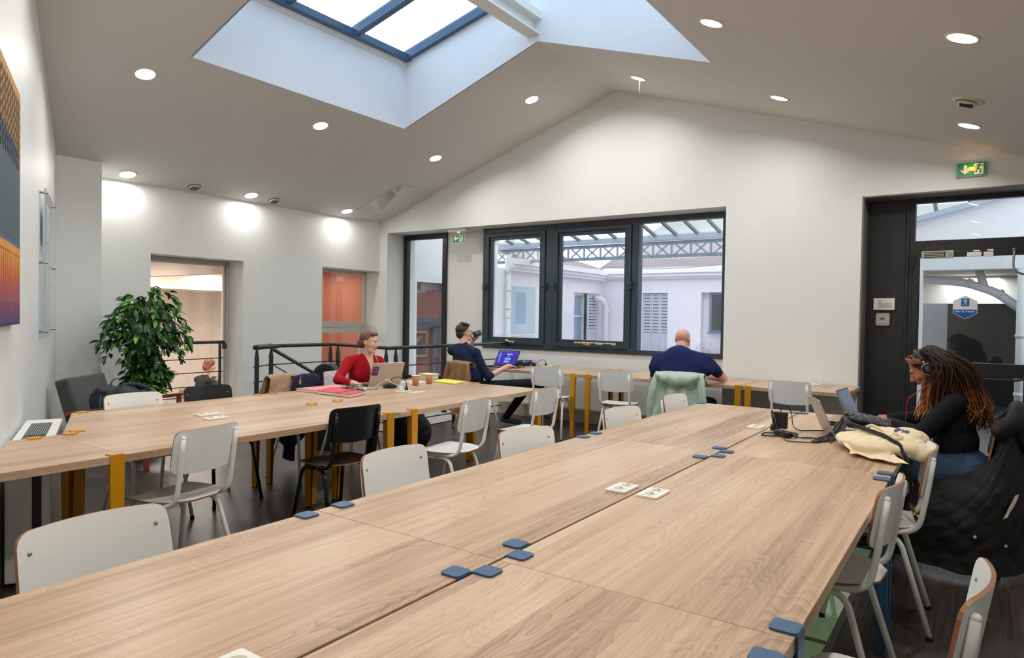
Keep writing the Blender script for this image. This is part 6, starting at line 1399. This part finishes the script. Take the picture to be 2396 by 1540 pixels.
# ---- tote bag
def stuff_bag(name, label, prims, mt, vox=.008, sm=4, amp=.010, sc=14, cat='bag', base=(0,0,0), t=None, nm='bag_body'):
    if t is None: t = thing(name, label, cat, base)
    f = Fig()
    for q in prims:
        if q[0] == 'e': f.ell(q[1], q[2], 0, Matrix.Rotation(q[3], 3, 'Z') if len(q) > 3 else None)
        else: f.cone(q[1], q[2], q[3], q[4], 0)
    o = f.finish(nm, [mt], vox, sm, t)
    zmin = min(v.co.z for v in o.data.vertices)
    for v in o.data.vertices:
        n = noise.noise_vector(v.co*sc)*amp; rg = abs(noise.noise(v.co*sc*1.9+Vector((3,7,1)))); n.z -= max(0, .28-rg)*amp*3.2; v.co += n; v.co.z = max(v.co.z, zmin)
    return t, o
M_can = mat('natural_canvas', (230,210,176), .85, noise_amt=.06, noise_scale=12, bump=.3, bump_scale=30)
t, tote = stuff_bag('tote_bag', 'crumpled natural canvas tote bag with blue lettering on the right table corner', [
    ('e', (-.50,3.98,.795), (.13,.17,.042), .6), ('e', (-.40,3.86,.800), (.15,.13,.047), .4), ('e', (-.31,3.88,.805), (.11,.14,.05), .2), ('e', (-.42,4.06,.815), (.13,.12,.055), .3), ('e', (-.30,4.02,.82), (.10,.12,.06), .1), ('e', (-.44,3.80,.772), (.11,.06,.020), -.5), ('e', (-.24,3.86,.79), (.06,.09,.045), 0), ('c', (-.56,4.05,.79), (-.36,3.74,.775), .022, .020)], M_can, .006, 3, .008, 9, base=(-.42,3.9,.755))
bvt = bvh_of(tote); M_ink = mat('tote_blue_ink', (40,44,130), .6)
def top_at(x, y, lift=.002, z=1.2):
    h = bvt.ray_cast(Vector((x, y, z)), Vector((0,0,-1))); return (h[0].z if h[0] is not None else .755)+lift
for s_, sz, x, y, a in (('C', .075, -.355, 3.90, -.75), ('a', .075, -.485, 4.03, -.55), ('egrua', .045, -.325, 3.975, -.75), ("'", .05, -.375, 3.945, -.75)):
    o = text(s_, sz, (x, y, 0), Matrix.Rotation(a, 3, 'Z'), M_ink, 'lettering', t, 0.0, bold=.0012)
    W_ = WM[o.name]; inv = W_.inverted()
    bm = bmesh.new(); bm.from_mesh(o.data); bmesh.ops.triangulate(bm, faces=bm.faces); bmesh.ops.subdivide_edges(bm, edges=[e for e in bm.edges if e.calc_length() > .012], cuts=1, use_grid_fill=False); bmesh.ops.triangulate(bm, faces=bm.faces)
    for v in bm.verts:
        p = W_ @ v.co; p.z = top_at(p.x, p.y, .003); v.co = inv @ p
    bm.to_mesh(o.data); bm.free()
fp = MB()
def Pf(u, v):
    a = Vector((-.60, 4.03, 0)).lerp(Vector((-.40, 3.96, 0)), u); b = Vector((-.535, 3.72, 0)).lerp(Vector((-.275, 3.60, 0)), u); q = a.lerp(b, v)
    return (q.x+.012*math.sin(9*v+5*u), q.y+.014*math.sin(7*u), .758+.055*(1-v)**1.4+.010*abs(math.sin(8*u+3*v))*(1-.5*v)+.004)
fp.plate(Pf, 26, 18, .003, 0, 0); crinkle(fp.v, .004, 22); fp.v = [(x, y, max(z, .7525)) for x, y, z in fp.v]; fp.build('flap', M_can, t)
hl = MB()
for q in ([(-.52,4.02), (-.47,3.94), (-.40,3.87), (-.34,3.80), (-.31,3.84), (-.37,3.93), (-.44,4.02), (-.50,4.08)], [(-.48,4.06), (-.42,4.0), (-.37,3.9), (-.33,3.82)]):
    hl.tube([Vector((x, y, top_at(x, y, .006))) for x, y in [(p.x, p.y) for p in bez([(a, b, 0) for a, b in q], 5)]], .009, 8, flat=.4)
hl.build('handle', M_can, t)
# ---- black handbag with fringe
M_lea = mat('black_leather', (20,21,22), .32, noise_amt=.3, noise_scale=20, bump=.2, bump_scale=60)
t, hb_ = stuff_bag('handbag', 'black leather handbag with long fringe lying between laptop and tote bag', [('c', (-.66,4.545,.822), (-.42,4.385,.822), .042, .042), ('c', (-.655,4.53,.86), (-.42,4.38,.850), .026, .022), ('e', (-.54,4.46,.83), (.15,.055,.05), -.6), ('e', (-.56,4.47,.868), (.12,.03,.012), -.6)], M_lea, .006, 3, .005, 12, base=(-.54,4.46,.77))
fr = MB(); random.seed(31)
for i in range(60):
    a = random.uniform(-.03, .03); b = random.uniform(-.03, .03); e = (-.70+random.uniform(-.06,.05), 4.10+random.uniform(-.10,.06)); 
    if i < 22: e = (-.745+random.uniform(-.012,.012), 3.995+random.uniform(-.01,.02))
    fr.tube(bez([(-.655+a*.5, 4.46+b, .85), (-.665+a, 4.36+b, .81), (-.68+a, 4.24+b, .775), (e[0]*.5-.34+a*.3, e[1]*.5+2.09, .766), (e[0], e[1], .758)], 5), .0028, 5)
tag(fr.build('fringe', M_lea, t), kind='stuff')
MB().ell((-.66, 4.475, .872), (.008,.008,.006), n=5).ell((-.63, 4.44, .868), (.006,.006,.006), n=5).ell((-.43, 4.36, .84), (.006,.006,.008), n=5).build('brass_stud', mat('brass', (200,160,80), .25, .9), t)
sp = bez([(-.665, 4.44, .86), (-.63, 4.25, .86), (-.575, 4.08, .862), (-.48, 3.93, .862), (-.37, 3.80, .850), (-.30, 3.735, .80), (-.268, 3.70, .735), (-.255, 3.685, .62), (-.235, 3.66, .515), (-.20, 3.63, .495)], 6)
MB().tube([Vector((p.x, p.y, max(p.z, top_at(p.x, p.y, .008) if p.y > 3.74 else 0))) for p in sp], .013, 8, flat=.2).build('strap', M_lea, t)
MB().tube([(-.255,3.685,.57), (-.235,3.66,.52)], .016, 8, flat=.3).build('strap_buckle', mat('brass', (200,160,80)), t)
# ---- backpack in armchair, black rucksack under the table, bin
C_bpk = mat('navy_nylon_pack', (26,36,48), .6, noise_amt=.25, noise_scale=8, bump=.3, bump_scale=24)
t, bp_ = stuff_bag('backpack', 'dark navy backpack slumped on the grey armchair', [('e', (-6.42,2.86,.60), (.13,.13,.16), .2), ('e', (-6.36,2.98,.62), (.14,.15,.13), .4), ('e', (-6.32,3.15,.60), (.13,.16,.09), .2), ('c', (-6.42,2.80,.52), (-6.36,2.80,.70), .07, .05)], C_bpk, .010, 3, .010, 12, base=(-6.4,2.95,.45))
hs = MB().tube(bez([(-6.38,2.88,.735), (-6.38,2.90,.79), (-6.37,2.96,.80), (-6.36,2.985,.74)], 5), .009, 8, flat=.5); hs.tube(bez([(-6.34,2.95,.735), (-6.32,3.05,.750), (-6.30,3.15,.715), (-6.30,3.22,.65)], 5), .018, 8, flat=.35); hs.build('shoulder_strap', mat('dark_teal_strap', (34,50,62), .6), t)
MB().tube(bez([(-6.33,2.78,.68), (-6.30,2.76,.56), (-6.33,2.80,.47)], 5), .006, 6).build('piping', mat('teal_piping', (48,92,120), .5), t)
t, rk = stuff_bag('backpack', 'black rucksack on the floor under the far end of the left table', [('e', (-4.90,5.02,.24), (.15,.16,.23), .3), ('e', (-4.88,5.18,.26), (.15,.17,.22), .2), ('e', (-4.86,5.30,.18), (.12,.12,.17), 0)], mat('black_nylon_pack', (22,22,26), .6, noise_amt=.25, noise_scale=8, bump=.3, bump_scale=24), .011, 3, .010, 10, base=(-4.9,5.1,0))
MB().tube(bez([(-4.74,5.10,.40), (-4.71,5.16,.30), (-4.73,5.22,.18)], 5), .007, 6).build('zip', mat('grey_zip', (90,90,92), .4, .6), t)
bn = thing('waste_bin', 'black round-topped bin with an arched opening behind the woman in red', 'bin', (-5.62, 4.72, 0))
b = MB()
def arch(w_, h): return [(-w_, 0), (w_, 0), (w_, h-w_)]+[(w_*math.cos(a), h-w_+w_*math.sin(a)) for a in np.linspace(.2, PI-.2, 9)]+[(-w_, h-w_)]
Mb_ = Matrix(((.75,0,.66,-5.70), (.66,0,-.75,4.76), (0,1,0,0), (0,0,0,1)))
b.prism(arch(.125, .905), 0, .22, M=Mb_); b.build('shell', mat('bin_black', (30,32,33), .35), bn, bevel=.02, seg=3)
Mb2 = Matrix(((.75,0,.66,-5.70+.66*.221), (.66,0,-.75,4.76-.75*.221), (0,1,0,.42), (0,0,0,1))); MB().prism(arch(.09, .44), 0, .004, M=Mb2).build('opening', mat('bin_inside', (8,8,9), .7), bn)
# ---- armchair
ar = thing('armchair', 'dark grey upholstered armchair with reddish wooden arms in the left corner', 'armchair', (-6.55, 2.98, 0))
M_uph = mat('charcoal_upholstery', (66,68,64), .9, noise_amt=.12, noise_scale=60, sheen=.3, bump=.2, bump_scale=200); M_tk = mat('red_brown_teak', (136,66,36), .4, noise_amt=.2, noise_scale=20)
Mar = Matrix.Translation((-6.52, 3.10, 0)) @ Matrix.Rotation(math.radians(40), 4, 'Z')
Mbk = Mar @ Matrix.Translation((-.30, 0, .36)) @ Matrix.Rotation(math.radians(-16), 4, 'Y')
MB().box(-.06, .06, -.33, .33, 0, .46, M=Mbk).build('back_cushion', M_uph, ar, bevel=.035, seg=4)
MB().box(-.30, .30, -.29, .29, .31, .44, M=Mar).build('seat_cushion', M_uph, ar, bevel=.03, seg=4)
for s in (-1, 1):
    MB().bar(Mar @ Vector((-.36, s*.355, .50)), Mar @ Vector((.36, s*.355, .60)), .05, .032).build('armrest', M_tk, ar, bevel=.008)
    for x in (-.28, .32): MB().box(x-.02, x+.02, s*.355-.02, s*.355+.02, 0, .545+x*.13, M=Mar).build('leg', M_tk, ar, bevel=.005)
MB().box(-.30, .34, -.31, .31, .27, .31, M=Mar).build('seat_frame', M_tk, ar, bevel=.004)
# ================================================================== FICUS
fx, fy = -7.22, 3.60
fc_ = thing('ficus_tree', 'potted artificial ficus tree with glossy dark and bright green leaves by the left window', 'plant', (fx, fy, 0))
MB().lathe([(.0005,.0), (.13,0), (.17,.30), (.185,.31), (.185,.34), (.165,.34), (.16,.30), (.0005,.29)], 26, M=Matrix.Translation((fx, fy, 0))).build('pot', mat('terracotta_pot', (160,96,66), .7, noise_amt=.1), fc_)
M_bark = mat('ficus_bark', (136,84,52), .8, noise_amt=.35, noise_scale=30, bump=.4)
M_lf = [mat('leaf_dark', (34,68,36), .28, noise_amt=.3, noise_scale=3), mat('leaf_mid', (46,96,40), .28, noise_amt=.3, noise_scale=3), mat('leaf_bright', (104,168,50), .35, noise_amt=.15, noise_scale=3)]
random.seed(17); ends = []
trs = [((-.03,-.02), (-.10,-.10), 1.35), ((.02,.0), (.04,.02), 1.52), ((.0,.03), (.05,.11), 1.40), ((.03,-.01), (.10,-.05), 1.25)]
for a, b, h in trs:
    pts = [(fx+a[0], fy+a[1], .30), (fx+a[0]*1.3+.01, fy+a[1]*1.3, .62), (fx+(a[0]+b[0])*.6, fy+(a[1]+b[1])*.6, .95), (fx+b[0], fy+b[1], h)]
    p = bez(pts, 5); MB().tube(p, [.019-.0008*i for i in range(len(p))], 8).build('trunk', M_bark, fc_)
leaf_pos = []; brs = 0
def branch(base, az, L, rise, droop):
    global brs
    d = Vector((math.cos(az), math.sin(az), 0)); b = Vector(base)
    pts = [b, b+d*L*.35+Vector((0,0,rise*.7)), b+d*L*.7+Vector((0,0,rise)), b+d*L+Vector((0,0,rise-droop))]
    p = bez(pts, 5); MB().tube(p, [.0045-.0002*i for i in range(len(p))], 5).build('branch', M_bark, fc_); brs += 1
    for i in range(3, len(p)):
        for k in range(2): leaf_pos.append((p[i]+Vector((random.uniform(-.03,.03), random.uniform(-.03,.03), random.uniform(-.03,.02))), az+random.uniform(-1.3,1.3)))
    leaf_pos.append((p[-1], az))
for i in range(46):
    tier = i/46; az = i*2.399+random.uniform(-.3,.3); z = .78+.62*tier; L = (.42 if tier < .75 else .30)*random.uniform(.75, 1.08)
    if tier < .22: L *= .55
    branch((fx+random.uniform(-.05,.05), fy+random.uniform(-.05,.05), z), az, L, random.uniform(.10,.20)*(1+tier*.3), random.uniform(.06,.20))
branch((fx+.02, fy+.02, 1.42), .5, .06, .24, .0); branch((fx, fy-.04, 1.38), 4.2, .14, .20, .02)
for i in range(34):
    az = i*2.399; branch((fx+random.uniform(-.04,.04), fy+random.uniform(-.04,.04), random.uniform(.55,.80)), az, random.uniform(.12,.26), random.uniform(.02,.10), random.uniform(.05,.12))
for i in range(190):
    a = random.uniform(0, 2*PI); e = random.uniform(-.5, 1.2); r = random.uniform(.72, 1.0); leaf_pos.append((Vector((fx+.38*r*math.cos(a)*math.cos(e), fy+.41*r*math.sin(a)*math.cos(e), 1.18+.36*r*math.sin(e))), a))
def leaf_shape(L, Wd):
    m = MB(); n = 5; vs = []; 
    for i in range(n+1):
        t = i/n; w_ = Wd*math.sin(PI*min(1, t*.92+.04))**.8*(1-.25*t) if 0 < i < n else .0006; y = L*t; z = -.25*L*t*t
        vs += [(-w_, y, z+.25*w_), (0, y, z-.12*w_), (w_, y, z+.25*w_)]
    f_ = []
    for i in range(n):
        a = i*3; f_ += [(a, a+1, a+4, a+3), (a+1, a+2, a+5, a+4)]
    m.add(vs, f_, 0, True); return m
LM = []
for c in range(3):
    for s in (.100, .084):
        me = leaf_shape(s, s*.245).mesh('leaf'); me.materials.append(M_lf[c]); LM.append(me)
random.shuffle(leaf_pos)
leaf_pos.sort(key=lambda q: -(q[0].x*.64-q[0].y*.77)+random.uniform(0, .35))   # the ones towards the room first
rest = [MB() for _ in range(3)]
for i, (p, az) in enumerate(leaf_pos):
    c = 2 if random.random() < .16 else (1 if random.random() < .5 else 0); tilt = random.uniform(-1.25, .05)
    M = Matrix.Translation(p) @ Matrix.Rotation(az-PI/2, 4, 'Z') @ Matrix.Rotation(tilt, 4, 'X') @ Matrix.Rotation(random.uniform(-.7,.7), 4, 'Y')
    if p.x-.09 < -8.05 and p.y < 4.1: continue
    if i < 300:
        o = bpy.data.objects.new('leaf', LM[c*2+(i % 2)]); COL.objects.link(o); o.parent = fc_; o.matrix_local = wm(fc_).inverted() @ M
    else:
        l = leaf_shape(.092, .0225); rest[c].add([M @ Vector(v) for v in l.v], l.f, 0, True)
for c in range(3):
    if rest[c].v: tag(rest[c].build('foliage', M_lf[c], fc_), kind='stuff')
# ================================================================== FURNITURE IN THE NEXT OFFICE
index_kids()
def off_chair(x, y, deg, lb): r = dup(chW, (x, y, -.8), math.radians(deg-90), lb, 'chairs in the next office'); return r
off_chair(-11.45, 6.60, 75, 'white chair under the tan coat in the office beyond the left window')
off_chair(-10.9, 6.05, 120, 'white chair with blue seat cloth in the office beyond the left window')
off_chair(-11.7, 5.75, 60, 'white chair under the brown coat in the office beyond the left window')
def lift(o, dz=-.8):
    for q in [o]: q.location.z += dz
t, M = drape('coat', 'tan coat on the chair of the person in the next office', -11.50, 6.42, 75, mat('light_tan_coat', (166,134,104), .85, noise_amt=.1, noise_scale=7), .06, .55, .21, .27, .03, 4, ph=.3, nu=30, nv=24); t.location.z -= .8
t, M = drape('coat', 'brown leather coat on a chair in the next office, behind the ficus', -11.75, 5.58, 60, mat('brown_leather_coat', (150,108,78), .5, noise_amt=.2, noise_scale=7), .10, .60, .21, .27, .03, 4, ph=.9, nu=30, nv=24); t.location.z -= .8
ot = thing('desk', 'white office desk in the room beyond the left window', 'desk', (-11.6, 7.2, -.8)); MB().box(-12.6, -10.95, 6.98, 7.6, -.08, -.05).build('top', M_plw, ot)
for x in (-12.5, -11.0):
    for y in (7.05, 7.55): MB().box(x-.02, x+.02, y-.02, y+.02, -.8, -.08).build('leg', M_steel, ot)
laptop('dark laptop open on the desk in the office beyond the window', -11.85, 7.22, -80, .33, .23, 15, (60,56,56), z=-.05)
c2 = thing('paper_cup', 'orange paper cup on the desk in the next office', 'cup', (-11.62, 7.05, -.05)); MB().lathe([(.0005,0), (.03,0), (.04,.11), (.0005,.11)], 16, M=Matrix.Translation((-11.62, 7.05, -.05))).build('cup_body', mat('orange_cup', (232,140,100), .5), c2)
